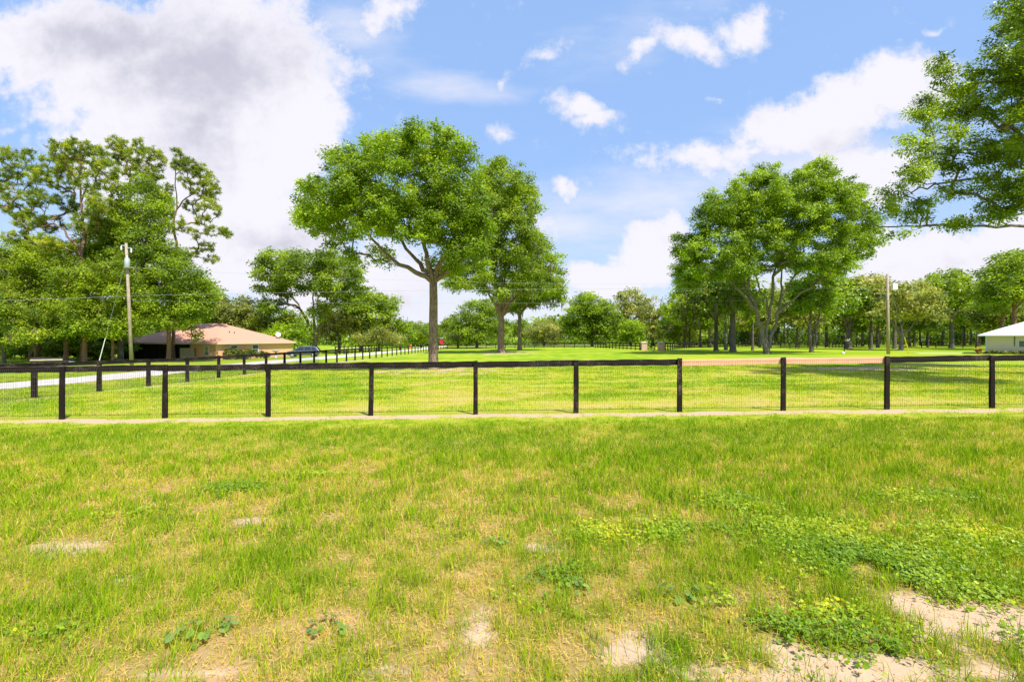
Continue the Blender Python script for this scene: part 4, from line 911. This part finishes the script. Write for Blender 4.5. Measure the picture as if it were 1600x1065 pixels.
scatter('oak_dark', 'dark-leaved oak in the wood far left behind house and pines', LG, [(-40 + i * 50 + rw.uniform(-16, 16), rw.uniform(95, 140), rw.uniform(480, 505)) for i in range(8)])
CG = 'trees along the far side beyond the centre fence'
scatter('oak', 'mid-green oak in the distant tree line across the centre', CG, [(640 + i * 36 + rw.uniform(-12, 12), rw.uniform(185, 230), rw.uniform(488, 504)) for i in range(16)])
scatter('pale', 'pale olive tree in the distant tree line across the centre', CG, [(600 + i * 48 + rw.uniform(-14, 14), rw.uniform(180, 215), rw.uniform(500, 514)) for i in range(11)])
scatter('oak_dark', 'dark tree in the distant tree line across the centre', CG, [(690 + i * 60 + rw.uniform(-16, 16), rw.uniform(175, 205), rw.uniform(500, 512)) for i in range(7)])
def far_wood():                                        # closing mass of woodland on the skyline
    rng = np.random.default_rng(55); Cs, Ns, Sz, Ts = [], [], [], []
    mb = MB()
    for i in range(330):
        px = rng.uniform(-500, 2100); D = rng.uniform(230, 330); x = at(px, D); z = float(gz(x, D)); h = rng.uniform(9, 15) * (1.5 if px > 1150 or px < 380 else 1.0); n = 150
        c = np.array([x, D, z + h * .62]); p = rng.normal(0, 1, (n, 3)); p /= np.linalg.norm(p, axis=1, keepdims=True); p *= rng.uniform(.5, 1, n)[:, None] ** .5
        Cs.append(c + p * np.array([h * .42, h * .4, h * .40])); nn = p + rng.normal(0, .5, (n, 3)); nn[:, 2] += .6; Ns.append(nn); Sz.append(rng.uniform(.5, 1.1, n)); Ts.append(np.clip(rng.normal(.4, .15) + rng.normal(0, .14, n), 0, 1))
        mb.tube([(x, D, z), (x, D, z + h * .6)], .25, 5, False)
    for i in range(420):                              # low brush that closes the view under the crowns
        px = rng.uniform(-400, 2000); D = rng.uniform(205, 240); x = at(px, D); z = float(gz(x, D)); h = rng.uniform(3.0, 7.0); n = 90
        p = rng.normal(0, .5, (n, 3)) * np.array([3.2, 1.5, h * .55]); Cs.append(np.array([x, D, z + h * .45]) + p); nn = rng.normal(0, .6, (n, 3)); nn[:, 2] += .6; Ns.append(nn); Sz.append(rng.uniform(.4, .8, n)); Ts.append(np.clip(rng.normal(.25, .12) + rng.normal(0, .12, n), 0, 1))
    for i in range(470):                              # dark understorey inside the right and left woods
        left = i % 3 == 0; px = rng.uniform(-150, 350) if left else rng.uniform(1075, 1800); D = rng.uniform(98, 125) if left else rng.uniform(182, 204)
        x = at(px, D); z = float(gz(x, D)); h = rng.uniform(2.5, 5.5) if left else rng.uniform(3.5, 8.0); n = 110
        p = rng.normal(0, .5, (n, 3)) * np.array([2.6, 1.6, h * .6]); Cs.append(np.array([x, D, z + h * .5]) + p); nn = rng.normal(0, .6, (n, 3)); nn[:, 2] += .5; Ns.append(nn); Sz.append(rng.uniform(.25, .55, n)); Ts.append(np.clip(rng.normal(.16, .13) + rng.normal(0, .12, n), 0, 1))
    for i in range(200):                              # low brush along the foot of the far centre tree line
        px = rng.uniform(560, 1090); D = rng.uniform(186, 206); x = at(px, D); z = float(gz(x, D)); h = rng.uniform(1.2, 3.2); n = 70
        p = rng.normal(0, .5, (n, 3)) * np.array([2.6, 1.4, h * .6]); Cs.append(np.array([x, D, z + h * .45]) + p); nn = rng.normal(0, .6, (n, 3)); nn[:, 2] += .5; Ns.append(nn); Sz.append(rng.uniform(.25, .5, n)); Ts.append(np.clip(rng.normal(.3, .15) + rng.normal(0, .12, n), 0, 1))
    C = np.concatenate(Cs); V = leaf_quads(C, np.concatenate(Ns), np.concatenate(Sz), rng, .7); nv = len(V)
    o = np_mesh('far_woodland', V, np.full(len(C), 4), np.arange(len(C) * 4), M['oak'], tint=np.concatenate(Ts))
    tag(o, 'continuous far-off woodland closing the skyline', 'woodland', kind='stuff')
    t = mb.build('woodland_trunks', M['bark_dark'], o); t['kind'] = 'stuff'
far_wood()

# ------------------------------------------------------------------ peach house on the left
def house():
    C = np.array([-40.5, 70.0]); u = np.array([.313, .95]); v = np.array([-.95, .313]); LU, LV = 14.5, 19.0; z = -1.32
    W = lambda a, b, h: (C[0] + u[0] * a + v[0] * b, C[1] + u[1] * a + v[1] * b, z + h)
    uu = (u[0], u[1], 0); vv = (v[0], v[1], 0); H = 2.32
    r = thing('peach_house', 'single-storey peach stucco house with salmon hip roof and dark porch', 'house', (C[0], C[1], z))
    mb = MB(); SV = 4.6
    mb.box(W(LU / 2, .12, H / 2 - .4), (LU, .24, H + .8), uu, vv)
    mb.box(W(.12, .24 + (SV - .24) / 2, H / 2 - .4), (.24, SV - .24, H + .8), uu, vv)
    mb.box(W(LU - .12, .24 + (LV - .24) / 2, H / 2 - .4), (.24, LV - .24, H + .8), uu, vv)
    mb.box(W(3.4, SV - .1, H / 2 - .4), (6.2, .2, H + .8), uu, vv)
    mb.box(W(6.6, SV + (LV - SV) / 2, H / 2 - .4), (.2, LV - SV, H + .8), uu, vv)
    mb.build('wall', M['peach'], r)
    # roof: hip with overhang
    e = .42; rz = 2.9; a0, a1, b0, b1 = -e, LU + e, -e, LV + e
    ra0, ra1 = LU / 2 - .2, LU / 2 + .2; rb0, rb1 = LU / 2 - .4, LV - LU / 2 + .2
    A, B, Cc, Dd = W(a0, b0, H), W(a1, b0, H), W(a1, b1, H), W(a0, b1, H); R0, R1 = W(LU / 2, rb0, H + rz), W(LU / 2, rb1, H + rz)
    ro = MB().poly([A, B, R0]).poly([B, Cc, R1, R0]).poly([Cc, Dd, R1]).poly([Dd, A, R0, R1]).poly([A, Dd, Cc, B]).build('roof', M['shingle'], r)
    f = MB()
    f.box(W(LU / 2, b0 - .02, H - .09), (LU + 2 * e, .04, .2), uu, vv); f.box(W(a0 - .02, LV / 2, H - .09), (.04, LV + 2 * e, .2), uu, vv); f.build('fascia', M['peach_trim'], ro)
    g = MB().poly([W(a0 + .5, b0 + 3.4, H + .55), W(a0 + .5, b0 + .5, H + .55), W(a0 + 3.4, b0 + 3.2, H + 1.75)])
    vp = MB()
    for (a, b, h) in ((5.2, 3.2, 1.6), (5.9, 3.0, 1.5), (12.5, 1.4, .65)): vp.tube([W(a, b, H + h - .5), W(a, b, H + h + .1)], .07, 8)
    vp.build('vent_pipe', M['screen'], ro)
    def win(cx, w_, h_, z_, side):
        if side == 'u': P = lambda d: W(cx, -d, z_); ax, ay = uu, vv
        else: P = lambda d: W(-d, cx, z_); ax, ay = vv, uu
        fr = MB()
        for s in (-1, 1):
            q = P(.03); fr.box((q[0] + ax[0] * s * w_ / 2, q[1] + ax[1] * s * w_ / 2, q[2]), (.09, .07, h_ + .09), ax, ay)
            fr.box((q[0], q[1], q[2] + s * h_ / 2), (w_ - .09, .07, .09), ax, ay)
        q = P(.03); fr.box(q, (w_ - .09, .06, .05), ax, ay)
        o = fr.build('window', M['white'], r); q = P(.012); MB().box(q, (w_ - .05, .02, h_ - .05), ax, ay).build('pane', M['glass'], o)
    win(3.0, 1.15, 1.25, 1.35, 'u'); win(6.8, 1.15, 1.25, 1.35, 'u'); win(1.6, .75, 1.25, 1.25, 'v')
    # porch: posts, dark screens, door
    pp = [SV + .3 + k * (LV - SV - .5) / 5 for k in range(6)]
    for b in pp[1:]: MB().box(W(.1, b, H / 2 - .3), (.14, .14, H + .6), uu, vv).build('porch_post', M['screen'], r)
    for b0_, b1_ in zip(pp[:-1], pp[1:]): MB().box(W(.1, (b0_ + b1_) / 2, H / 2 - .1), (.03, b1_ - b0_ - .16, H - .1), uu, vv).build('porch_screen', M['dark'], r)
    MB().box(W(-.35, SV + .2, .75), (.06, 2.6, 1.7), uu, vv).build('lattice_panel', M['beige'], r)
    mb = MB().lathe(W(14.9, .3, 1.9), [(.02, 0), (.1, .05), (.12, .18), (.02, .3)], 10); mb.build('porch_light', M['white'], r)
    mb = MB(); c = Vector(W(12.4, .9, H + 1.2)); mb.tube([tuple(c - Vector((0, 0, .8))), tuple(c)], .03, 6)
    d = Vector((.5, -.8, .35)).normalized(); o1 = d.orthogonal().normalized(); o2 = d.cross(o1); b = len(mb.v)
    for rr_, dd in ((.0, -.1), (.22, -.06), (.40, .04), (.36, .06), (.2, -.02)):
        for k in range(14): a = 6.283 * k / 14; mb.v.append(tuple(c + d * dd + (o1 * math.cos(a) + o2 * math.sin(a)) * rr_))
    for i in range(4):
        for k in range(14): p, q = b + i * 14 + k, b + i * 14 + (k + 1) % 14; mb.f.append((p, q, q + 14, p + 14))
    mb.build('satellite_dish', M['white'], ro)
    return W
HW = house()
def bush(label, x, y, rx, rz, leaf, seed, ls=.12, n=8, cat='shrub'):
    rng = np.random.default_rng(seed); z = float(gz(x, y)); root = thing('shrub', label, cat, (x, y, z))
    B = [(x + rng.normal(0, rx * .45), y + rng.normal(0, rx * .3), z + rz * rng.uniform(.5, .95), rx * .45, rx * .45, rz * .4) for _ in range(n)]
    C, cr, V, T = crown_mesh(rng, B, max(.18, rx * .25), 1.0, 50, ls)
    tree_wood(rng, [(x, y, z - .05, .05), (x, y, z + rz * .25, .04)], [], C[:25], .01).build('stem', M['bark_dark'], root)
    np_mesh('foliage', V, np.full(len(T), 4), np.arange(len(T) * 4), M[leaf], root, tint=T); return root
UG = 'undergrowth shrubs beneath the left trees'
protos = {}
for i in range(15):
    px = -60 + i * 16 + rw.uniform(-6, 6); D = rw.uniform(66, 82); x = at(px, D); k = i % 3
    if k not in protos:
        protos[k] = o = bush(('bright leafy undergrowth shrub beneath the left pines and oaks', 'dark undergrowth shrub beneath the left pines and oaks', 'tall mid-green undergrowth shrub beneath the left pines and oaks')[k], x, D, 2.4, (2.4, 2.0, 3.4)[k], ('oak_fresh', 'oak_dark', 'oak')[k], 300 + k, .17, 12); o['group'] = UG
    else:
        o = copy_thing(protos[k]); o.location = (x, D, float(gz(x, D))); q = rw.uniform(.8, 1.2); o.scale = (q * 1.1, q, q); o.rotation_euler = (0, 0, i * 1.3)
for i, (a, w_, hh, lab) in enumerate(((1.6, .9, 1.3, 'tallest shrub at the near end of the peach house bed'), (3.4, .9, .9, 'low shrub under the first window of the peach house'), (5.0, .9, 1.1, 'middle rounded shrub against the peach house wall'), (6.9, .8, .8, 'lowest shrub under the second peach house window'))):
    p = HW(a, -1.0, 0); bush(lab, p[0], p[1], w_, hh, 'shrub', 60 + i)
def birdbath():
    p = HW(9.2, -1.6, 0); x, y = p[0], p[1]; z = float(gz(x, y)); r = thing('bird_bath', 'pale blue-grey bird bath beside the peach house wall', 'bird bath', (x, y, z))
    MB().lathe((x, y, z), [(.32, 0), (.30, .1), (.14, .2), (.12, .8), (.2, .92)], 14).build('pedestal', M['steel'], r, smooth=True)
    MB().lathe((x, y, z + .92), [(.2, 0), (.55, .16), (.62, .26), (.56, .26), (.3, .16)], 18).build('basin', M['steel'], r, smooth=True)
birdbath()
def trailer():
    D = 50; x, y = at(83, D), D; z = float(gz(x, y)); r = thing('flatbed_trailer', 'low dark trailer with a pale wooden top plank under the left trees', 'trailer', (x, y, z)); L = 3.1
    MB().box((x, y, z + .52), (L, 1.4, .14)).box((x, y - .66, z + .78), (L, .05, .35)).box((x - L / 2 + .05, y, z + .78), (.05, 1.3, .35)).build('bed', M['screen'], r)
    MB().board((x - L / 2, y - .74, zpx(562, D)), (x + L / 2, y - .74, zpx(561, D)), .14, .06, RNG, .01, 8).build('plank', M['plank'], r)
    for s in (-1, 1):
        w = MB(); b = 0
        w.tube([(x + .2, y + s * .82 - .1, z + .3), (x + .2, y + s * .82 + .1, z + .3)], .3, 16); w.build('wheel', M['tyre'], r)
    MB().tube([(x + L / 2, y, z + .5), (x + L / 2 + 1.0, y, z + .45)], .05, 6).build('hitch', M['steel'], r)
trailer()

def car():
    D = 73.5; cx, cy = at(475, D), D; z = float(gz(cx, cy)); r = thing('parked_car', 'dark blue-grey estate car parked on grass beside the peach house', 'car', (cx, cy, z))
    ang = R(12); ux = Vector((math.cos(ang), math.sin(ang), 0)); uy = Vector((-math.sin(ang), math.cos(ang), 0)); o = Vector((cx, cy, z))
    W = lambda a, b, h: tuple(o + ux * a + uy * b + Vector((0, 0, h)))
    low = [(-2.25, .42), (-2.3, .62), (-2.15, .82), (-1.25, .98), (2.15, 1.02), (2.28, .8), (2.25, .42), (1.85, .3), (-1.95, .3)]
    def prism(prof, hw, hw2=None):
        mb = MB(); n = len(prof); hw2 = hw2 or [hw] * n
        for s in (-1, 1):
            for (a, h), q in zip(prof, hw2): mb.v.append(W(a, s * q, h))
        mb.f.append(tuple(range(n))); mb.f.append(tuple(range(2 * n - 1, n - 1, -1)))
        for k in range(n): mb.f.append((k, n + k, n + (k + 1) % n, (k + 1) % n))
        return mb
    b = prism(low, .9); b.build('body', M['car'], r, bevel=.08)
    cab = [(-1.3, .99), (-.62, 1.48), (-.3, 1.56), (1.35, 1.56), (1.75, 1.46), (2.12, 1.02)]; prism(cab, .85, [.86, .7, .68, .68, .7, .84]).build('cabin', M['car'], r, bevel=.05)
    for s in (-1, 1):
        for (p0, p1, p2, p3) in (((-1.0, 1.05), (-.5, 1.44), (.1, 1.46), (.1, 1.05)), ((.2, 1.05), (.2, 1.46), (1.0, 1.46), (1.1, 1.05)), ((1.2, 1.05), (1.12, 1.46), (1.55, 1.42), (1.8, 1.07))):
            mb = MB(); q = [(*p, .868 - (p[1] - 1.02) * .36) for p in (p0, p1, p2, p3)]
            mb.poly([W(a, s * (w_ + .012), h) for a, h, w_ in q]); mb.build('side_window', M['carglass'], r)
        for a in (-1.42, 1.4):
            w = MB(); w.tube([W(a, s * .93, .33), W(a, s * .72, .33)], .33, 20); wo = w.build('wheel', M['tyre'], r)
            w = MB(); w.tube([W(a, s * .945, .33), W(a, s * .90, .33)], .21, 14); w.build('rim', M['steel'], wo)
        MB().box(W(-2.2, s * .68, .72), (.16, .3, .12), ux, uy).build('headlight', M['white'], r); MB().box(W(2.22, s * .74, .88), (.1, .22, .22), ux, uy).build('tail_light', M['red'], r)
        MB().box(W(-.75, s * .98, 1.05), (.12, .16, .12), ux, uy).build('wing_mirror', M['car'], r, bevel=.02)
    MB().poly([W(-1.27, -.78, 1.03), W(-1.27, .78, 1.03), W(-.66, .66, 1.47), W(-.66, -.66, 1.47)]).build('windscreen', M['carglass'], r)
    MB().poly([W(2.1, -.76, 1.08), W(2.1, .76, 1.08), W(1.79, .66, 1.46), W(1.79, -.66, 1.46)]).build('rear_window', M['carglass'], r)
car()

# ------------------------------------------------------------------ poles and wires
def left_pole():
    D = 52; x, y = at(206, D), D; z = float(gz(x, y)); top = zpx(380, D); xt = at(197, D)
    r = thing('utility_pole', 'leaning weathered utility pole with grey transformer before the left trees', 'utility pole', (x, y, z))
    MB().tube([(x, y, z - .2), (x + (xt - x) * .5, y, (z + top) / 2), (xt, y, top)], [.175, .15, .12], 12).build('shaft', M['pole'], r, smooth=True)
    X = lambda py: x + (xt - x) * (zpx(py, D) - z) / (top - z)
    t0 = (X(412) + .22, y - .28, zpx(419, D))
    tb = MB().lathe(t0, [(.20, 0), (.24, .05), (.24, .85), (.17, .98)], 14).build('transformer', M['steel'], r, smooth=True)
    MB().lathe((t0[0], t0[1], t0[2] + .95), [(.05, 0), (.07, .06), (.03, .12), (.06, .18), (.02, .3)], 8).build('bushing', M['white'], tb)
    for s, py in ((1, 388), (-1, 384)):
        a = MB().tube([(X(py), y, zpx(py, D)), (X(py) + s * .5, y, zpx(py, D) + .05)], .045, 6); ao = a.build('bracket', M['steel'], r)
        MB().lathe((X(py) + s * .5, y, zpx(py, D) - .45), [(.03, 0), (.08, .06), (.05, .14), (.09, .2), (.05, .28), (.08, .35), (.03, .45)], 8).build('insulator', M['white'], ao)
    a = MB().tube([(X(418) - .35, y, zpx(418, D)), (X(418) + .7, y, zpx(418, D))], .035, 6); a.build('bracket', M['steel'], r)
    gx = at(158, D)
    g = MB().tube([(X(417) - .3, y, zpx(417, D)), (gx, y - .4, float(gz(gx, y)))], .012, 5).build('guy_wire', M['wirepale'], r)
    p0 = Vector((X(417) - .3, y, zpx(417, D))); p1 = Vector((gx, y - .4, float(gz(gx, y)))); MB().tube([p1, p1.lerp(p0, .28)], .035, 6).build('guard', M['white'], g)
    return (X(390), y, zpx(390, D)), (X(417), y, zpx(417, D)), (X(462), y, zpx(462, D))
def right_pole():
    D = 66; x, y = at(1388, D), D; z = float(gz(x, y)); top = zpx(428, D); xt = at(1386.5, D)
    r = thing('utility_pole', 'straight grey utility pole with white box at right beyond the fence', 'utility pole', (x, y, z))
    MB().tube([(x, y, z - .2), ((x + xt) / 2, y, (z + top) / 2), (xt, y, top)], [.2, .175, .15], 12).build('shaft', M['pole'], r, smooth=True)
    bx = at(1396, D); MB().box((bx, y - .1, zpx(448, D)), (.62, .5, .85)).build('equipment_box', M['white'], r, bevel=.06)
    MB().tube([(xt, y, zpx(446, D)), (bx, y - .1, zpx(446, D))], .05, 6).build('bracket', M['steel'], r)
    gx = at(1430, D); gb = Vector((gx, y + 1.0, float(gz(gx, y)))); gt = Vector((xt, y, zpx(434, D)))
    g = MB().tube([gb, gt], .012, 5).build('guy_wire', M['wirepale'], r); MB().tube([gb, gb.lerp(gt, .22)], .05, 6).build('guard', M['yellow'], g)
    return (xt, y, zpx(434, D)), (xt, y, zpx(452, D)), (xt, y, zpx(464, D))
lp, rp = left_pole(), right_pole()
def wire(label, a, b, sag, r=.018):
    a, b = Vector(a), Vector(b); pts = []
    for i in range(25):
        q = i / 24; p = a.lerp(b, q); p.z -= sag * 4 * q * (1 - q); pts.append(p)
    o = MB().tube(pts, r, 5).build('power_line', M['wirepale']); tag(o, label, 'power line', 'overhead lines between the two poles')
wire('uppermost overhead wire strung from the left pole to the right pole', lp[1], rp[0], 1.2, .007)
wire('middle overhead wire crossing below the tall oak crown', lp[2], rp[1], -.35, .011)
wire('lowest overhead wire between the two utility poles', (lp[2][0], lp[2][1], lp[2][2] - .5), rp[2], .5, .006)
o = MB().tube([Vector(lp[2]).lerp(Vector((-75, 47, 5.6)), i / 12) - Vector((0, 0, .5 * 4 * (i / 12) * (1 - i / 12))) for i in range(13)], .016, 5).build('power_line', M['wirepale']); tag(o, 'overhead wire leaving the left pole past the left edge', 'power line')
def far_pole():
    D = 135; x = at(637, D); z = float(gz(x, D)); r = thing('utility_pole', 'thin pale utility pole far off beside the driveway end', 'utility pole', (x, D, z))
    MB().tube([(x, D, z - .2), (x, D, zpx(494, D))], [.16, .12], 10).build('shaft', M['pole'], r, smooth=True)
    MB().box((x, D - .2, zpx(499, D)), (.25, .2, 1.0)).build('transformer', M['steel'], r)
    x2 = at(642, D); z2 = float(gz(x2, D)); r = thing('marker_cone', 'tiny orange marker beside the thin far pole', 'traffic cone', (x2, D, z2))
    MB().lathe((x2, D, z2), [(.34, 0), (.34, .06), (.22, .08), (.1, .85), (.05, .9)], 12).build('cone', M['orange'], r); MB().box((x2, D, z2 + 1.05), (.45, .05, .5)).build('flag', M['orange'], r)
far_pole()
def road_sign():
    D = 142; x = at(690.5, D); z = float(gz(x, D)); r = thing('road_sign', 'red octagonal road sign topped by a pale street-name plate in the distance', 'road sign', (x, D, z))
    MB().tube([(x, D, z - .2), (x, D, zpx(527, D))], .05, 8).build('pole', M['steel'], r)
    c = Vector((x, D - .08, zpx(533.5, D))); mb = MB(); n = 8; R0 = .78
    for dy in (0, .03):
        for k in range(n): a = 6.283 * (k + .5) / n; mb.v.append((c.x + R0 * math.cos(a), c.y + dy, c.z + R0 * math.sin(a)))
    mb.f += [tuple(range(n)), tuple(range(2 * n - 1, n - 1, -1))] + [(k, n + k, n + (k + 1) % n, (k + 1) % n) for k in range(n)]
    mb.build('sign_face', M['red'], r); MB().box((x, D - .06, zpx(527.6, D)), (1.2, .04, .4)).build('name_plate', M['green'], r)
road_sign()
def flagpole():
    D = 150; x = at(946, D); z = float(gz(x, D)); r = thing('flagpole', 'white flagpole with a striped flag before the dome-shaped oak', 'flagpole', (x, D, z))
    MB().tube([(x, D, z), (x, D, zpx(505, D))], [.09, .06], 8).lathe((x, D, zpx(505, D)), [(.02, 0), (.12, .1), (.02, .22)], 8).build('pole', M['white'], r, smooth=True)
    w, h, zt = 1.5, 1.0, zpx(508, D)
    def cloth(u0, u1, v0, v1, n, mat, nm, par, dy=0):
        mb = MB(); b = 0
        P = lambda u, v_: (x - .08 - w * u, D + .10 * math.sin(u * 7) + dy, zt - h * v_ - .25 * u * u)
        for i in range(n + 1):
            u = u0 + (u1 - u0) * i / n; mb.v += [P(u, v0), P(u, v1)]
        for i in range(n): mb.f.append((2 * i, 2 * i + 1, 2 * i + 3, 2 * i + 2))
        return mb.build(nm, mat, par)
    fl = cloth(0, 1, 0, 1, 10, M['white'], 'flag', r)
    for k in range(7): cloth(0 if k > 3 else .4, 1, k * 2 / 13, (k * 2 + 1) / 13, 10, M['red'], 'stripe', fl, -.012)
    cloth(0, .4, 0, 7 / 13, 5, M['navy'], 'canton', fl, -.016)
M['navy'] = mat_plain('navy_cloth', (.03, .04, .15), .8)
flagpole()
def bird_ornament():
    D = 70; x = at(1319, D); z = float(gz(x, D)); r = thing('bird_feeder', 'black post with a dark box and a white bird-shaped ornament near the wood', 'bird feeder', (x, D, z))
    MB().tube([(x, D, z), (x, D, zpx(524, D))], .055, 8).build('post', M['black_far'], r)
    bx = at(1317.5, D); zb = zpx(527.5, D); f = MB().box((bx, D, zb), (.34, .3, .42)).box((bx, D, zb + .27), (.46, .42, .12), taper=.3).build('feeder_box', M['black_far'], r, bevel=.01)
    cx, cz = at(1324, D), zpx(531.5, D); mb = MB(); mb.tube([(cx - .22, D - .1, cz - .02), (cx - .1, D - .1, cz - .02), (cx + .06, D - .1, cz), (cx + .2, D - .1, cz + .1), (cx + .28, D - .1, cz + .15)], [.05, .10, .12, .07, .02], 8)
    mb.poly([(cx - .08, D - .1, cz + .02), (cx + .1, D - .1, cz + .04), (cx + .34, D - .3, cz + .36)]).poly([(cx - .08, D - .1, cz + .02), (cx + .1, D - .1, cz + .04), (cx - .3, D - .3, cz + .30)]).tube([(cx - .1, D - .1, cz), (x, D, cz)], .02, 5)
    mb.build('bird_figure', M['white'], r, smooth=True)
    x2 = at(1314.5, D); o = MB().lathe((x2, D - .4, float(gz(x2, D)) - .02), [(.2, 0), (.23, .1), (.16, .22), (.04, .27)], 10).build('garden_stone', M['white'], smooth=True); tag(o, 'small white stone at the foot of the bird feeder post', 'stone')
bird_ornament()

# ------------------------------------------------------------------ white building on the right
def white_building():
    D = 68; x0 = at(1540, D); z = float(gz(x0, D)); H = 2.52; LX, LY = 13, 13
    u = np.array([.733, -.68]); v = np.array([.68, .733]); uu = (.733, -.68, 0); vv = (.68, .733, 0)
    W = lambda a, b, h: (x0 + u[0] * a + v[0] * b, D + u[1] * a + v[1] * b, z + h)
    r = thing('white_building', 'cream building with a bright white metal hip roof at the right edge', 'building', (x0, D, z))
    mb = MB(); mb.box(W(LX / 2, .12, H / 2 - .2), (LX, .24, H + .4), uu, vv); mb.box(W(.12, .24 + LY / 2, H / 2 - .2), (.24, LY, H + .4), uu, vv); mb.box(W(LX - .12, .24 + LY / 2, H / 2 - .2), (.24, LY, H + .4), uu, vv); mb.box(W(LX / 2, LY + .36, H / 2 - .2), (LX, .24, H + .4), uu, vv); mb.build('wall', M['cream'], r)
    e = .75; a0, a1, b0, b1 = -e, LX + e, -e, LY + .5 + e; rz = 2.7
    A, B, C, E = W(a0, b0, H), W(a1, b0, H), W(a1, b1, H), W(a0, b1, H); R0, R1 = W(LX / 2 - .3, LY / 2, H + rz), W(LX / 2 + .3, LY / 2, H + rz)
    ro = MB().poly([A, B, R1, R0]).poly([B, C, R1]).poly([C, E, R0, R1]).poly([E, A, R0]).poly([A, E, C, B]).build('roof', M['white'], r)
    sm = MB()
    for k in range(1, 28):
        a = a0 + k * (a1 - a0) / 28; q = min(1, min(a - a0, a1 - a) / (LX / 2 + e - .3)); sm.tube([W(a, b0, H + .012), W(a, b0 + (LY / 2 - b0) * q, H + .012 + rz * q)], .02, 4)
    sm.build('standing_seams', M['white'], ro)['kind'] = 'stuff'
    MB().box(W(LX / 2, b0 - .03, H - .07), (LX + 2 * e, .05, .16), uu, vv).box(W(a0 - .03, (b0 + b1) / 2, H - .07), (.05, b1 - b0 - .06, .16), uu, vv).build('fascia', M['white'], ro)
    MB().box(W(.1, -.02, H / 2), (.24, .07, H - .1), uu, vv).build('corner_trim', M['steel'], r)
    MB().box(W(2.75, -.05, 1.7), (.07, .06, 1.3), uu, vv).build('downpipe', M['screen'], r)
    w = MB().box(W(3.5, -.03, 1.35), (.8, .07, .95), uu, vv).build('window', M['white'], r); MB().box(W(3.5, -.075, 1.35), (.68, .02, .8), uu, vv).build('pane', M['glass'], w)
    rng = np.random.default_rng(90); root = thing('clipped_hedge', 'low clipped hedge along the foot of the cream wall', 'hedge', (x0 + 4, D - 1.0, z))
    Bl = [(*W(.2 + k * .45, -.9 + rng.normal(0, .06), .2), .42, .4, .22) for k in range(20)]; C_, cr, V, T = crown_mesh(rng, Bl, .22, 1.3, 40, .09)
    np_mesh('foliage', V, np.full(len(T), 4), np.arange(len(T) * 4), M['shrub'], root, tint=T); tree_wood(rng, [(x0 + 4, D - .9, z - .05, .04), (x0 + 4, D - .9, z + .1, .03)], [], C_[::9], .01).build('stem', M['bark_dark'], root)
    bush('small reddish shrub at the left corner of the cream building', at(1529, 66.5), 66.5, .42, .62, 'redshrub', 95, .09, 6)
white_building()
print('FACES', sum(len(o.data.polygons) for o in S.objects if o.type == 'MESH'))
